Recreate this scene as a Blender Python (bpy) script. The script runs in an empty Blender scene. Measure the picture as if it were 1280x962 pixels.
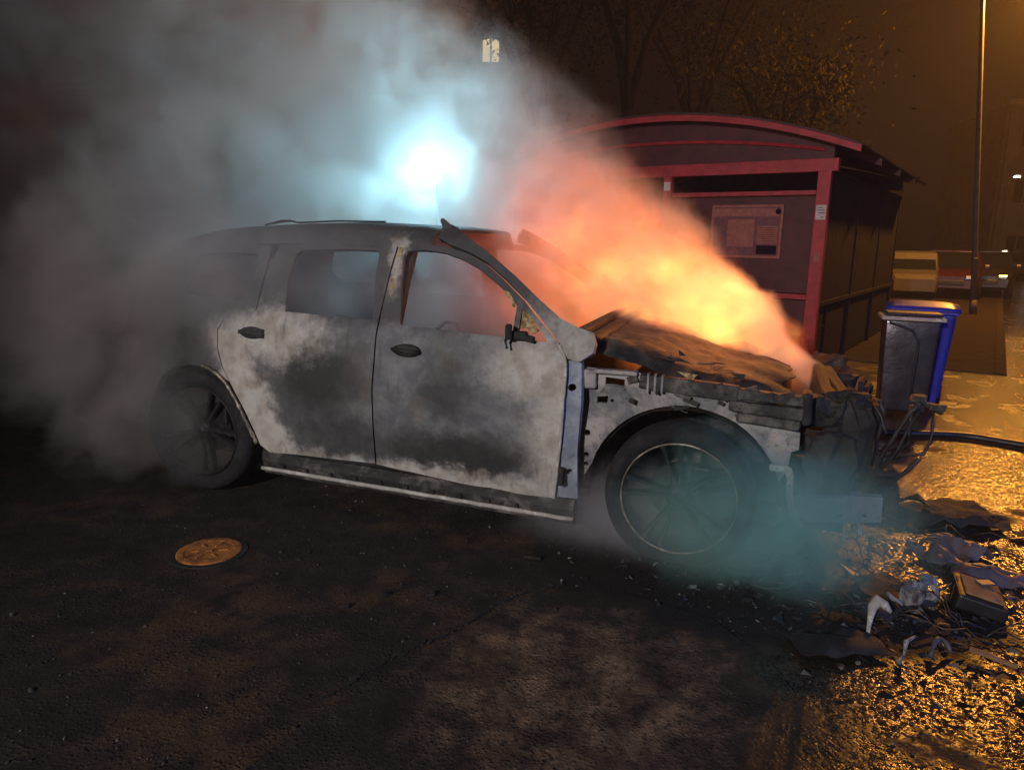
import bpy, bmesh, math, random
from mathutils import Vector, Matrix, noise as mnoise

R = math.radians
rng = random.Random(7)
sc = bpy.context.scene
col = sc.collection

# ------------------------------------------------------------------ camera
PITCH, ROLL, CAM_H = R(11.6), R(1.0), 1.60
fwv = Vector((0, math.cos(PITCH), -math.sin(PITCH)))
r0 = Vector((1, 0, 0))
u0 = r0.cross(fwv)
rv = r0 * math.cos(ROLL) + u0 * math.sin(ROLL)
uv = -r0 * math.sin(ROLL) + u0 * math.cos(ROLL)
cam_data = bpy.data.cameras.new('camera')
cam = bpy.data.objects.new('camera', cam_data)
col.objects.link(cam)
cam.matrix_world = Matrix((
    (rv.x, uv.x, -fwv.x, 0), (rv.y, uv.y, -fwv.y, 0), (rv.z, uv.z, -fwv.z, CAM_H), (0, 0, 0, 1)))
cam_data.sensor_width = 36
cam_data.lens = 36 * 890 / 1280
cam_data.clip_start = 0.05
cam_data.clip_end = 500
sc.camera = cam

# ------------------------------------------------------------------ render settings
sc.view_settings.view_transform = 'Standard'
sc.view_settings.look = 'None'
sc.view_settings.gamma = 1
sc.view_settings.exposure = 0
sc.render.engine = 'CYCLES'
sc.cycles.use_denoising = True
sc.cycles.max_bounces = 5
sc.cycles.diffuse_bounces = 2
sc.cycles.glossy_bounces = 2
sc.cycles.transmission_bounces = 3
sc.cycles.volume_bounces = 2
sc.cycles.transparent_max_bounces = 12
sc.cycles.volume_step_rate = 1.0
sc.cycles.volume_max_steps = 256
sc.cycles.sample_clamp_indirect = 4.0
sc.cycles.use_adaptive_sampling = True
sc.cycles.adaptive_threshold = 0.02

# ------------------------------------------------------------------ night sky
world = bpy.data.worlds.new('World')
sc.world = world
world.use_nodes = True
bg = world.node_tree.nodes['Background']
bg.inputs['Color'].default_value = (1.0, 0.58, 0.60, 1)
bg.inputs['Strength'].default_value = 0.003


# ------------------------------------------------------------------ lamps the place has
def lamp(name, loc, colour, watts, radius=0.1, parent=None, kind='POINT', target=None, angle=60, blend=.6):
    d = bpy.data.lights.new(name, kind)
    d.color = colour
    d.energy = watts
    d.shadow_soft_size = radius
    o = bpy.data.objects.new(name, d)
    o.location = loc
    if kind == 'SPOT':
        d.spot_size = R(angle)
        d.spot_blend = blend
        o.rotation_euler = (Vector(target) - Vector(loc)).to_track_quat('-Z', 'Y').to_euler()
    col.objects.link(o)
    return o


BEACON = Vector((-0.69, 6.45, 2.208))
SODIUM = Vector((12.0, 17.0, 7.35))
lamp('sodium_light', SODIUM, (1.0, 0.38, 0.05), 4600, 0.24)
lamp('near_street_light', (-4.5, -6.0, 4.2), (1.0, 0.94, 0.95), 2700, 0.25, None, 'SPOT', (0.55, 4.9, 1.35), 46, .9)
lamp('beacon_light', BEACON, (0.38, 0.82, 1.0), 330, 0.13, None, 'SPOT', (-2.3, 3.0, 2.5), 172, .3)
lamp('fire_light', (1.45, 4.75, 1.30), (1.0, 0.28, 0.065), 75, 0.4)
lamp('emergency_light', (5.6, 1.6, 2.3), (0.14, 0.30, 1.0), 200, 0.12)


# ------------------------------------------------------------------ node helper
class NT:
    def __init__(self, name, volume=False):
        self.m = bpy.data.materials.new(name)
        self.m.use_nodes = True
        self.t = self.m.node_tree
        self.t.nodes.clear()
        self.out = self.t.nodes.new('ShaderNodeOutputMaterial')

    def n(self, typ, **kw):
        nd = self.t.nodes.new(typ)
        for k, v in kw.items():
            setattr(nd, k, v)
        return nd

    def link(self, a, b):
        self.t.links.new(a, b)

    def put(self, sock, v):
        if hasattr(v, 'links') or isinstance(v, bpy.types.NodeSocket):
            self.link(v, sock)
        elif v is not None:
            sock.default_value = v

    def math(self, op, a, b=None, c=None, clamp=False):
        nd = self.n('ShaderNodeMath', operation=op, use_clamp=clamp)
        self.put(nd.inputs[0], a)
        if b is not None: self.put(nd.inputs[1], b)
        if c is not None: self.put(nd.inputs[2], c)
        return nd.outputs[0]

    def add(self, a, b): return self.math('ADD', a, b)
    def sub(self, a, b): return self.math('SUBTRACT', a, b)
    def mul(self, a, b): return self.math('MULTIPLY', a, b)
    def mx(self, a, b): return self.math('MAXIMUM', a, b)
    def mn(self, a, b): return self.math('MINIMUM', a, b)

    def vm(self, op, a, b=None, out=0):
        nd = self.n('ShaderNodeVectorMath', operation=op)
        self.put(nd.inputs[0], a)
        if b is not None:
            self.put(nd.inputs[3 if op == 'SCALE' else 1], b)
        return nd.outputs[out]

    def coord(self, which='Object'):
        return self.n('ShaderNodeTexCoord').outputs[which]

    def noise(self, vec, scale, detail=4, rough=.55, dist=0.0, color=False):
        nd = self.n('ShaderNodeTexNoise')
        self.put(nd.inputs['Vector'], vec)
        nd.inputs['Scale'].default_value = scale
        nd.inputs['Detail'].default_value = detail
        nd.inputs['Roughness'].default_value = rough
        nd.inputs['Distortion'].default_value = dist
        return nd.outputs['Color' if color else 'Fac']

    def voro(self, vec, scale, feature='F1', out='Distance'):
        nd = self.n('ShaderNodeTexVoronoi', feature=feature)
        self.put(nd.inputs['Vector'], vec)
        nd.inputs['Scale'].default_value = scale
        return nd.outputs[out]

    def step(self, v, a, b, lo=0.0, hi=1.0, smooth=True):
        nd = self.n('ShaderNodeMapRange', interpolation_type='SMOOTHSTEP' if smooth else 'LINEAR')
        self.put(nd.inputs['Value'], v)
        self.put(nd.inputs['From Min'], a)
        self.put(nd.inputs['From Max'], b)
        nd.inputs['To Min'].default_value = lo
        nd.inputs['To Max'].default_value = hi
        return nd.outputs[0]

    def mix(self, f, a, b, blend='MIX'):
        nd = self.n('ShaderNodeMix', data_type='RGBA', blend_type=blend)
        self.put(nd.inputs['Factor'], f)
        for s, v in ((nd.inputs[6], a), (nd.inputs[7], b)):
            if isinstance(v, tuple): v = (*v[:3], 1)
            self.put(s, v)
        return nd.outputs[2]

    def ramp(self, f, stops):
        nd = self.n('ShaderNodeValToRGB')
        self.put(nd.inputs[0], f)
        e = nd.color_ramp.elements
        while len(e) < len(stops): e.new(.5)
        for el, (p, c) in zip(e, stops):
            el.position = p
            el.color = (*c, 1)
        return nd.outputs[0]

    def bump(self, h, strength=.5, dist=.01, normal=None):
        nd = self.n('ShaderNodeBump')
        nd.inputs['Strength'].default_value = strength
        nd.inputs['Distance'].default_value = dist
        self.put(nd.inputs['Height'], h)
        if normal is not None: self.put(nd.inputs['Normal'], normal)
        return nd.outputs[0]

    def bsdf(self, color, rough=.6, metal=0.0, normal=None, emit=None, emit_s=0.0, spec=None, coat=None):
        b = self.n('ShaderNodeBsdfPrincipled')
        if isinstance(color, tuple): color = (*color[:3], 1)
        self.put(b.inputs['Base Color'], color)
        self.put(b.inputs['Roughness'], rough)
        self.put(b.inputs['Metallic'], metal)
        if normal is not None: self.put(b.inputs['Normal'], normal)
        if spec is not None: self.put(b.inputs['Specular IOR Level'], spec)
        if coat is not None: self.put(b.inputs['Coat Weight'], coat)
        if emit is not None:
            self.put(b.inputs['Emission Color'], (*emit, 1) if isinstance(emit, tuple) else emit)
            self.put(b.inputs['Emission Strength'], emit_s)
        self.link(b.outputs[0], self.out.inputs['Surface'])
        return self.m


def plain(name, color, rough=.6, metal=0.0, var=.35, scale=14, bump=.25, **kw):
    t = NT(name)
    p = t.coord()
    f = t.noise(p, scale, 5, .6)
    dark = tuple(c * (1 - var) for c in color)
    lite = tuple(min(1, c * (1 + var)) for c in color)
    c = t.mix(t.step(f, .3, .7), dark, lite)
    nrm = t.bump(t.noise(p, scale * 5, 4, .6), bump, .004)
    return t.bsdf(c, rough, metal, nrm, **kw)


# ------------------------------------------------------------------ mesh helpers
def tag(o, label=None, cat=None, group=None, kind=None):
    for k, v in (('label', label), ('category', cat), ('group', group), ('kind', kind)):
        if v: o[k] = v
    return o


def empty(name, loc=(0, 0, 0), rz=0.0):
    o = bpy.data.objects.new(name, None)
    o.location = loc
    o.rotation_euler = (0, 0, rz)
    o.empty_display_size = .2
    col.objects.link(o)
    return o


def link_bm(name, bm, mat, parent=None, smooth=False, loc=None):
    bmesh.ops.recalc_face_normals(bm, faces=bm.faces[:])
    me = bpy.data.meshes.new(name)
    bm.to_mesh(me)
    bm.free()
    if smooth:
        for p in me.polygons: p.use_smooth = True
    if mat: me.materials.append(mat)
    o = bpy.data.objects.new(name, me)
    col.objects.link(o)
    if parent: o.parent = parent
    if loc: o.location = loc
    return o


def inst(o, parent=None, loc=None, rot=None):
    c = o.copy()
    col.objects.link(c)
    if parent: c.parent = parent
    if loc is not None: c.location = loc
    if rot is not None: c.rotation_euler = rot
    return c


def box(bm, c, s, rot=None, bevel=0.0):
    m = Matrix.Translation(c) @ (rot.to_4x4() if rot else Matrix.Identity(4)) @ Matrix.Diagonal((*s, 1))
    g = bmesh.ops.create_cube(bm, size=1, matrix=m)
    if bevel:
        es = list({e for v in g['verts'] for e in v.link_edges})
        bmesh.ops.bevel(bm, geom=es, offset=bevel, segments=2, affect='EDGES', profile=.5)
    return g['verts']


def rotz(a): return Matrix.Rotation(a, 3, 'Z')


def tube(bm, pts, r, seg=8, caps=True):
    pts = [Vector(p) for p in pts]
    rs = r if isinstance(r, (list, tuple)) else [r] * len(pts)
    rings = []
    up = Vector((0, 0, 1))
    for i, p in enumerate(pts):
        d = (pts[min(i + 1, len(pts) - 1)] - pts[max(i - 1, 0)]).normalized()
        a = d.cross(up)
        if a.length < .05: a = d.cross(Vector((1, 0, 0)))
        a.normalize()
        b = d.cross(a)
        rings.append([bm.verts.new(p + (a * math.cos(k * math.tau / seg) + b * math.sin(k * math.tau / seg)) * rs[i]) for k in range(seg)])
    for i in range(len(rings) - 1):
        for k in range(seg):
            bm.faces.new((rings[i][k], rings[i][(k + 1) % seg], rings[i + 1][(k + 1) % seg], rings[i + 1][k]))
    if caps:
        bm.faces.new(rings[0][::-1])
        bm.faces.new(rings[-1])


def lathe(bm, prof, seg=48, axis='y', centre=(0, 0, 0)):
    """prof: (radius, along-axis)"""
    rings = []
    for r_, a in prof:
        ring = []
        for k in range(seg):
            t = k * math.tau / seg
            if axis == 'y': v = (r_ * math.cos(t), a, r_ * math.sin(t))
            elif axis == 'z': v = (r_ * math.cos(t), r_ * math.sin(t), a)
            else: v = (a, r_ * math.cos(t), r_ * math.sin(t))
            ring.append(bm.verts.new(Vector(v) + Vector(centre)))
        rings.append(ring)
    for i in range(len(rings) - 1):
        for k in range(seg):
            bm.faces.new((rings[i][k], rings[i][(k + 1) % seg], rings[i + 1][(k + 1) % seg], rings[i + 1][k]))
    return rings


def smooth_poly(pts, it=1):
    """Chaikin corner cutting on an open list, ends kept"""
    for _ in range(it):
        q = [pts[0]]
        for a, b in zip(pts[:-1], pts[1:]):
            q.append((a[0] * .75 + b[0] * .25, a[1] * .75 + b[1] * .25))
            q.append((a[0] * .25 + b[0] * .75, a[1] * .25 + b[1] * .75))
        q.append(pts[-1])
        pts = q
    return pts


def arc(cx, cz, r_, a0, a1, n=12):
    return [(cx + r_ * math.cos(R(a0 + (a1 - a0) * i / n)), cz + r_ * math.sin(R(a0 + (a1 - a0) * i / n))) for i in range(n + 1)]


def circ(cx, cz, r_, n=12):
    return arc(cx, cz, r_, 0, 360 * (n - 1) / n, n - 1)


def sheet(outline, holes=(), grid=.07):
    """flat sheet in the xz plane with holes, cut to a grid so that it can bend"""
    bm = bmesh.new()
    for loop in [outline, *holes]:
        vs = [bm.verts.new((x, 0, z)) for x, z in loop]
        for a, b in zip(vs, vs[1:] + vs[:1]): bm.edges.new((a, b))
    bmesh.ops.triangle_fill(bm, edges=bm.edges[:], use_beauty=True, use_dissolve=False)
    xs = [p[0] for p in outline]; zs = [p[1] for p in outline]
    x = min(xs) + grid
    while x < max(xs):
        bmesh.ops.bisect_plane(bm, geom=bm.verts[:] + bm.edges[:] + bm.faces[:], plane_co=(x, 0, 0), plane_no=(1, 0, 0))
        x += grid
    z = min(zs) + grid
    while z < max(zs):
        bmesh.ops.bisect_plane(bm, geom=bm.verts[:] + bm.edges[:] + bm.faces[:], plane_co=(0, 0, z), plane_no=(0, 0, 1))
        z += grid
    return bm


ZS = [0.1, .2, .3, .5, .8, 1.05, 1.35, 1.6, 1.7, 1.75]
YS = [.86, .90, .92, .955, .97, .95, .84, .72, .62, .5]


def yside(x, z):
    z = max(ZS[0], min(ZS[-1], z))
    for i in range(len(ZS) - 1):
        if z <= ZS[i + 1]:
            f = (z - ZS[i]) / (ZS[i + 1] - ZS[i])
            y = YS[i] + (YS[i + 1] - YS[i]) * f
            break
    if x < 0.0: y -= .42 * x * x
    if x > 3.2: y -= .5 * (x - 3.2) ** 2
    return y


def thicken(bm, t):
    bmesh.ops.recalc_face_normals(bm, faces=bm.faces[:])
    bmesh.ops.solidify(bm, geom=bm.faces[:], thickness=t)


def side_panel(name, outline, holes, mat, parent, sgn=-1, off=0.0, thick=.02, dent=.004, grid=.07, dent_scale=4, smooth=True):
    bm = sheet(outline, holes, grid)
    for v in bm.verts:
        x, z = v.co.x, v.co.z
        n = mnoise.noise(Vector((x, z, sgn * 3.1 + off)) * dent_scale) + .5 * mnoise.noise(Vector((x, z, sgn + 9)) * dent_scale * 2.7)
        v.co.y = sgn * (yside(x, z) - off) + n * dent
    thicken(bm, thick)
    o = link_bm(name, bm, mat, parent, smooth)
    if smooth: edge_split(o)
    return o


def edge_split(o, ang=35):
    me = o.data
    try:
        me.set_sharp_from_angle(angle=R(ang))
    except Exception:
        pass


# ------------------------------------------------------------------ materials
def burnt_body():
    """steel shell after the fire: white-grey ash where the paint burnt to primer, soot and rust tan elsewhere (car coordinates, metres)"""
    t = NT('burnt_body_steel')
    p = t.coord()
    warp = t.vm('SCALE', t.vm('SUBTRACT', t.noise(p, 4.5, 5, .62, color=True), (.5, .5, .5)), .24)
    warp2 = t.vm('SCALE', t.vm('SUBTRACT', t.noise(p, 19, 4, .65, color=True), (.5, .5, .5)), .09)
    q = t.vm('ADD', t.vm('ADD', p, warp), warp2)
    sep = t.n('ShaderNodeSeparateXYZ'); t.link(q, sep.inputs[0])
    X, Z = sep.outputs[0], sep.outputs[2]

    def ell(cx, cz, rx, rz, edge=.8):
        dx = t.math('DIVIDE', t.sub(X, cx), rx); dz = t.math('DIVIDE', t.sub(Z, cz), rz)
        d = t.math('SQRT', t.add(t.mul(dx, dx), t.mul(dz, dz)))
        return t.step(d, 1 - edge, 1 + edge, 1, 0)

    def band(v, a, b, e=.06):
        return t.mul(t.step(v, a - e, a + e), t.step(v, b - e, b + e, 1, 0))

    # ash patches
    ash = ell(2.36, .62, .17, .55)
    ash = t.mx(ash, ell(2.24, .94, .28, .16))
    ash = t.mx(ash, t.mul(ell(1.5, .26, 1.0, .10, .5), .85))
    ash = t.mx(ash, ell(.58, 1.04, .36, .15))
    # diagonal streak down the rear edge of the rear door
    dline = t.math('ABSOLUTE', t.add(t.sub(X, .28), t.mul(t.sub(Z, 1.0), .45)))
    ash = t.mx(ash, t.mul(t.step(dline, .07, .24, 1, 0), t.mul(band(Z, .28, 1.05, .05), band(X, .2, .9, .1))))
    ash = t.mx(ash, t.mul(ell(2.35, 1.1, .3, .2), .6))
    ash = t.mx(ash, t.mul(ell(1.33, 1.46, .05, .14), 1.0))
    # soot patches
    soot = ell(1.75, .43, .52, .13, .55)
    soot = t.mx(soot, t.mul(ell(1.70, .78, .14, .16), .8))
    soot = t.mx(soot, ell(.88, .80, .28, .30, .7))
    soot = t.mx(soot, t.mul(ell(1.02, .45, .35, .16, .6), .8))
    soot = t.mx(soot, t.mul(band(Z, 1.12, 1.75, .05), .75))
    soot = t.mx(soot, ell(-.4, .9, .62, .55, .5))
    fine = t.noise(p, 26, 6, .7)
    mid = t.noise(p, 7, 5, .65)
    grey = t.mix(t.step(mid, .35, .68), (.115, .118, .128), (.25, .245, .245))
    tan = t.mix(t.step(t.noise(p, 3.1, 4, .6), .52, .78), grey, (.17, .13, .09))
    c = t.mix(t.math('MULTIPLY', soot, .92), tan, (.022, .02, .02))
    ashc = t.mix(t.step(t.noise(p, 9, 5, .6), .35, .7), (.56, .53, .48), (.36, .31, .25))
    keep = t.step(t.add(ash, t.mul(t.sub(fine, .5), .85)), .02, 1.05)
    c = t.mix(keep, c, ashc)
    # flaked specks
    speck = t.step(t.noise(p, 62, 3, .6), .66, .72)
    c = t.mix(t.mul(speck, .45), c, (.06, .05, .045))
    runs_p = t.n('ShaderNodeMapping'); t.link(p, runs_p.inputs[0]); runs_p.inputs['Scale'].default_value = (16, 16, 1.6)
    runs = t.step(t.noise(runs_p.outputs[0], 1.5, 4, .6), .56, .75)
    c = t.mix(t.mul(runs, .45), c, (.05, .04, .032))
    nrm = t.bump(t.add(fine, t.mul(t.noise(p, 90, 3, .6), .5)), .35, .006)
    return t.bsdf(c, t.step(mid, .3, .7, .62, .9), 0.0, nrm)


def sooty(name, base, lite, rough=.75, metal=0.0, scale=9, amount=(.45, .7), bump=.5):
    t = NT(name)
    p = t.coord()
    f = t.noise(p, scale, 6, .68, .4)
    c = t.mix(t.step(f, *amount), base, lite)
    c = t.mix(t.step(t.noise(p, scale * 5, 4, .6), .58, .7, 0, .7), c, tuple(x * .35 for x in base))
    nrm = t.bump(t.add(f, t.mul(t.noise(p, scale * 9, 4, .65), .5)), bump, .008)
    return t.bsdf(c, rough, metal, nrm)


M = {}
M['body'] = burnt_body()
M['char'] = sooty('charred_black', (.012, .011, .011), (.04, .036, .032))
M['tyre'] = sooty('burnt_tyre', (.010, .010, .011), (.03, .028, .028), .9, 0, 14)
M['rim'] = sooty('scorched_alloy', (.016, .016, .018), (.06, .057, .055), .5, .35, 10, (.5, .75))
M['lip'] = sooty('bare_alloy_edge', (.16, .13, .10), (.62, .52, .38), .42, .55, 12)
M['apron'] = sooty('pale_inner_steel', (.17, .165, .18), (.42, .38, .35), .7, .1, 7, (.35, .62))
M['rail'] = sooty('scorched_inner_steel', (.035, .032, .03), (.19, .165, .14), .7, .2, 7, (.45, .7))
M['hinge'] = sooty('blue_lit_hinge_pillar_steel', (.24, .27, .33), (.40, .43, .48), .6, .1, 5)  # blue emergency light put into the steel colour
M['ashen'] = sooty('ash_white_bracket', (.42, .39, .34), (.72, .68, .62), .8, 0, 16)
M['hood'] = sooty('crumpled_hood_sheet', (.025, .024, .023), (.12, .11, .095), .75, .15, 5, (.42, .72), .8)
M['bumper_bar'] = sooty('blue_lit_bumper_alloy', (.20, .23, .30), (.36, .39, .45), .55, .2, 8)  # blue cast of the emergency light painted into the alloy
M['dark_plastic'] = plain('dark_plastic', (.018, .018, .02), .45)
M['wire'] = plain('burnt_wire', (.05, .045, .045), .5, .4)
M['ochre'] = sooty('ochre_melted_residue', (.20, .13, .05), (.62, .46, .22), .8, 0, 22, (.4, .6))
M['red_paint'] = plain('red_painted_steel', (.40, .026, .034), .55, 0, .22, 10, .15)
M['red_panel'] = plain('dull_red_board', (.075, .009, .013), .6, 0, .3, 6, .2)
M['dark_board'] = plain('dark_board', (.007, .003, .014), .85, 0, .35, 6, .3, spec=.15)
M['roof_sheet'] = plain('shelter_roof_sheet', (.06, .02, .025), .6, 0, .3, 5, .2)
M['paper'] = plain('paper_notice', (.62, .58, .52), .8, 0, .12, 30, .05)
M['paper_dark'] = plain('dark_printed_notice', (.18, .06, .07), .7, 0, .2, 30, .05)
M['paper_rose'] = plain('faded_rose_notice', (.36, .12, .09), .75, 0, .2, 24, .05)
M['bin_blue'] = plain('blue_bin_plastic', (.03, .035, .38), .38, 0, .2, 20, .15)
M['bin_dark'] = plain('dark_bin_plastic', (.02, .02, .035), .42, 0, .25, 20, .15)
M['steel'] = plain('dented_galvanised_steel', (.15, .148, .17), .28, .85, .3, 5, .5)
M['white_paint'] = plain('white_vehicle_paint', (.075, .074, .078), .5, 0, .12, 6, .05)
M['red_car'] = plain('dark_red_vehicle_paint', (.05, .010, .008), .3, 0, .15, 6, .05, coat=.6)
M['dark_car'] = plain('dark_vehicle_paint', (.018, .018, .024), .3, 0, .15, 6, .05, coat=.6)
M['glass_dark'] = plain('dark_vehicle_glass', (.012, .014, .02), .08, 0, .1, 3, 0)
M['chrome'] = plain('bright_trim', (.6, .6, .6), .2, 1.0, .1, 5, .05)
M['pole'] = plain('galvanised_pole', (.10, .09, .09), .6, .2, .25, 8, .2)
M['concrete_wall'] = plain('dark_render_wall', (.10, .085, .075), .9, 0, .25, 2, .3)
M['slab'] = plain('concrete_slab', (.20, .18, .16), .9, 0, .25, 3, .3)
M['bark'] = plain('dark_bark', (.010, .008, .008), .95, 0, .4, 9, .8, spec=0.0)
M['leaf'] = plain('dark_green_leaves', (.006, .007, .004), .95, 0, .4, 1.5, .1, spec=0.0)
M['leaf_lamplit'] = plain('lamplit_yellow_leaves', (.03, .026, .007), .95, 0, .4, 1.5, .1, spec=.1)  # the street lamp's yellow light is put into this leaf colour
M['rubber'] = plain('black_hose_rubber', (.014, .014, .015), .35, 0, .3, 30, .3)
M['wood'] = plain('splintered_wood', (.30, .17, .08), .8, 0, .3, 14, .4)
M['cloth'] = plain('grey_violet_melted_plastic', (.10, .088, .108), .5, 0, .35, 10, .5)
M['cast'] = sooty('ash_grey_cast_alloy', (.13, .125, .13), (.42, .40, .40), .6, .4, 18, (.4, .6))
M['rust'] = sooty('orange_rusty_iron', (.22, .075, .02), (.55, .21, .05), .8, .1, 16, (.35, .6), .8)


def emitter(name, c, s):
    t = NT(name)
    e = t.n('ShaderNodeEmission')
    e.inputs[0].default_value = (*c, 1); e.inputs[1].default_value = s
    t.link(e.outputs[0], t.out.inputs['Surface'])
    return t.m


M['beacon'] = emitter('lit_beacon_lens', (.45, .98, 1.0), 6)
M['lit_window'] = emitter('lit_window_pane', (1.0, .76, .38), .8)
M['small_lamp'] = emitter('distant_lamp_glass', (1.0, .80, .55), 14)
M['headlamp_lit'] = emitter('distant_headlamp', (1.0, .82, .72), 1.6)


def ground_material(kind):
    t = NT(kind)
    p = t.coord()
    sep = t.n('ShaderNodeSeparateXYZ'); t.link(p, sep.inputs[0])
    X, Y = sep.outputs[0], sep.outputs[1]
    big = t.noise(p, 1.3, 5, .6)
    med = t.noise(p, 6, 6, .66)
    fine = t.noise(p, 45, 4, .7)
    chips = t.voro(p, 56)
    chips2 = t.voro(p, 105)
    if kind == 'rough_patch':
        base = t.ramp(med, [(.36, (.034, .022, .015)), (.5, (.11, .070, .045)), (.64, (.24, .15, .09))])
    else:
        base = t.ramp(med, [(.3, (.017, .0125, .011)), (.55, (.034, .025, .020)), (.75, (.068, .045, .030))])
        brown = t.mul(t.mul(t.step(big, .45, .62), t.step(med, .35, .6)), .8)
        base = t.mix(brown, base, (.095, .055, .030))
    if kind == 'rough_patch':
        ex = t.math('DIVIDE', t.sub(X, .30), .72); ey = t.math('DIVIDE', t.sub(Y, 2.35), .72)
        ed = t.add(t.math('SQRT', t.add(t.mul(ex, ex), t.mul(ey, ey))), t.mul(t.sub(t.noise(p, 4.5, 5, .7), .5), 1.5))
        old = t.ramp(med, [(.3, (.017, .0125, .011)), (.55, (.034, .025, .020)), (.75, (.068, .045, .030))])
        base = t.mix(t.step(ed, .35, 1.15), base, old)
    base = t.mix(t.step(fine, .50, .66, 0, .8), base, (.014, .012, .011))
    stone = t.mul(t.step(t.voro(p, 62, 'F1', 'Distance'), .05, .24, 1, 0), t.step(t.noise(p, 23, 2), .60, .68))
    base = t.mix(t.mul(stone, .55), base, (.30, .24, .18))
    # soaked zone on the right of the car, where the fire water runs off
    edge = t.add(t.sub(X, t.add(1.02, t.mul(t.mx(t.sub(Y, 3.0), 0.0), .66))), t.mul(t.sub(t.noise(p, 2.6, 5, .65), .5), 1.3))
    wet = t.step(edge, -.35, .15)
    dry_islands = t.step(t.noise(p, 2.3, 5, .6, .5), .56, .66)

    def blob(cx, cy, rx, ry):
        dx = t.math('DIVIDE', t.sub(X, cx), rx); dy = t.math('DIVIDE', t.sub(Y, cy), ry)
        d = t.math('SQRT', t.add(t.mul(dx, dx), t.mul(dy, dy)))
        return t.step(t.add(d, t.mul(t.sub(t.noise(p, 5, 4, .6), .5), .9)), .75, 1.15, 1, 0)
    soot = t.mx(blob(1.55, 2.85, .62, .38), blob(2.45, 4.05, .62, .30))
    soot = t.mx(soot, blob(1.0, 3.4, .9, .8))
    wet = t.mul(wet, t.sub(1.0, t.mul(dry_islands, .8)))
    wet = t.mul(wet, t.sub(1.0, t.mul(soot, .88)))
    base = t.mix(t.mul(soot, .85), base, (.012, .011, .011))
    base = t.mix(t.mul(wet, .55), base, (.016, .012, .009))
    damp = t.step(t.noise(p, 1.9, 4, .6), .42, .62, .92, .62)
    rough = t.mix(wet, damp, (.14, .14, .14))
    worn = t.add(t.mul(t.step(t.noise(p, 3.3, 5, .65), .38, .62), .75), .25)
    h = t.add(t.mul(t.mul(t.step(chips, .0, .55, 1, 0), .9), t.mx(worn, wet)), t.add(t.mul(t.step(chips2, 0, .5, 1, 0), .35), t.mul(fine, .5)))
    h = t.add(h, t.mul(t.noise(p, 9, 3, .6), 1.2))
    nrm = t.bump(h, .75 if kind == 'rough_patch' else .75, .0065)
    return t.bsdf(base, rough, 0, nrm, spec=t.math('ADD', .25, t.mul(wet, .34)))


M['asphalt'] = ground_material('old_asphalt')
M['patch'] = ground_material('rough_patch')
M['paving'] = plain('brown_paving', (.030, .024, .022), .9, 0, .3, 5, .35, spec=.08)
M['kerb'] = plain('kerb_stone', (.035, .03, .027), .95, 0, .25, 9, .3, spec=.1)

# ------------------------------------------------------------------ ground
bm = bmesh.new()
bmesh.ops.create_grid(bm, x_segments=60, y_segments=60, size=120)
g = link_bm('ground', bm, M['asphalt'])
tag(g, kind='structure')

# newer rough surfacing to the right of an open joint (low slab, ragged edge)
pp = [(-.60, 2.22), (-.50, 2.36), (-.36, 2.52), (-.20, 2.66), (-.02, 2.90), (.18, 3.06), (.55, 3.02), (.88, 2.82), (1.02, 2.5), (1.05, 2.2), (1.2, 1.6), (.9, .6), (-.9, .6), (-.95, 1.6)]
bm = bmesh.new()
pts = []
for a, b in zip(pp, pp[1:] + pp[:1]):
    for k in range(6):
        f = k / 6
        x, y = a[0] + (b[0] - a[0]) * f, a[1] + (b[1] - a[1]) * f
        j = mnoise.noise(Vector((x * 9, y * 9, 1))) * .018
        pts.append((x + j, y - j))
top = [bm.verts.new((x, y, .009)) for x, y in pts]
low = [bm.verts.new((x - .004, y + .004, -.01)) for x, y in pts]
bm.faces.new(top)
for i in range(len(pts)):
    k = (i + 1) % len(pts)
    bm.faces.new((low[i], low[k], top[k], top[i]))
tag(link_bm('road_patch', bm, M['patch']), kind='structure')
# the open joint itself, a strip of crumbled dark filler
bm = bmesh.new()
jl = [(-.64, 2.24), (-.52, 2.40), (-.385, 2.55), (-.22, 2.69), (-.04, 2.93), (.10, 3.04)]
for a, b in zip(jl[:-1], jl[1:]):
    for k in range(7):
        f = k / 7
        c = Vector((a[0] + (b[0] - a[0]) * f, a[1] + (b[1] - a[1]) * f, .003))
        s = rng.uniform(.006, .016)
        box(bm, c + Vector((rng.uniform(-.008, .008), rng.uniform(-.008, .008), 0)), (s * 2.6, s, s * .7), rotz(rng.uniform(.5, 1.2)))
tag(link_bm('joint_crumbs', bm, M['char']), kind='stuff')

# pavement beside the shelter, with a kerb along the road
kd = Vector((6.5 - 12.94, 9.49 - 19.16, 0)).normalized()
kn = Vector((-kd.y, kd.x, 0))
k0, k1 = Vector((6.15, 8.95, 0)), Vector((6.15, 8.95, 0)) - kd * 30
bm = bmesh.new()
w_ = -2.6
q = [k0 , k1, k1 + kn * w_, k0 + kn * w_]
if (k0 + kn * w_).x > k0.x:
    w_ = 2.6; q = [k0, k1, k1 + kn * w_, k0 + kn * w_]
vt = [bm.verts.new((v.x, v.y, .012)) for v in q]
vb = [bm.verts.new((v.x, v.y, -.02)) for v in q]
bm.faces.new(vt)
for i in range(4): bm.faces.new((vb[i], vb[(i + 1) % 4], vt[(i + 1) % 4], vt[i]))
pv = tag(link_bm('pavement', bm, M['paving']), kind='structure')
bm = bmesh.new()
box(bm, (0, 0, 0), (.98, .14, .15), bevel=.012)
kmesh = None
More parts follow.
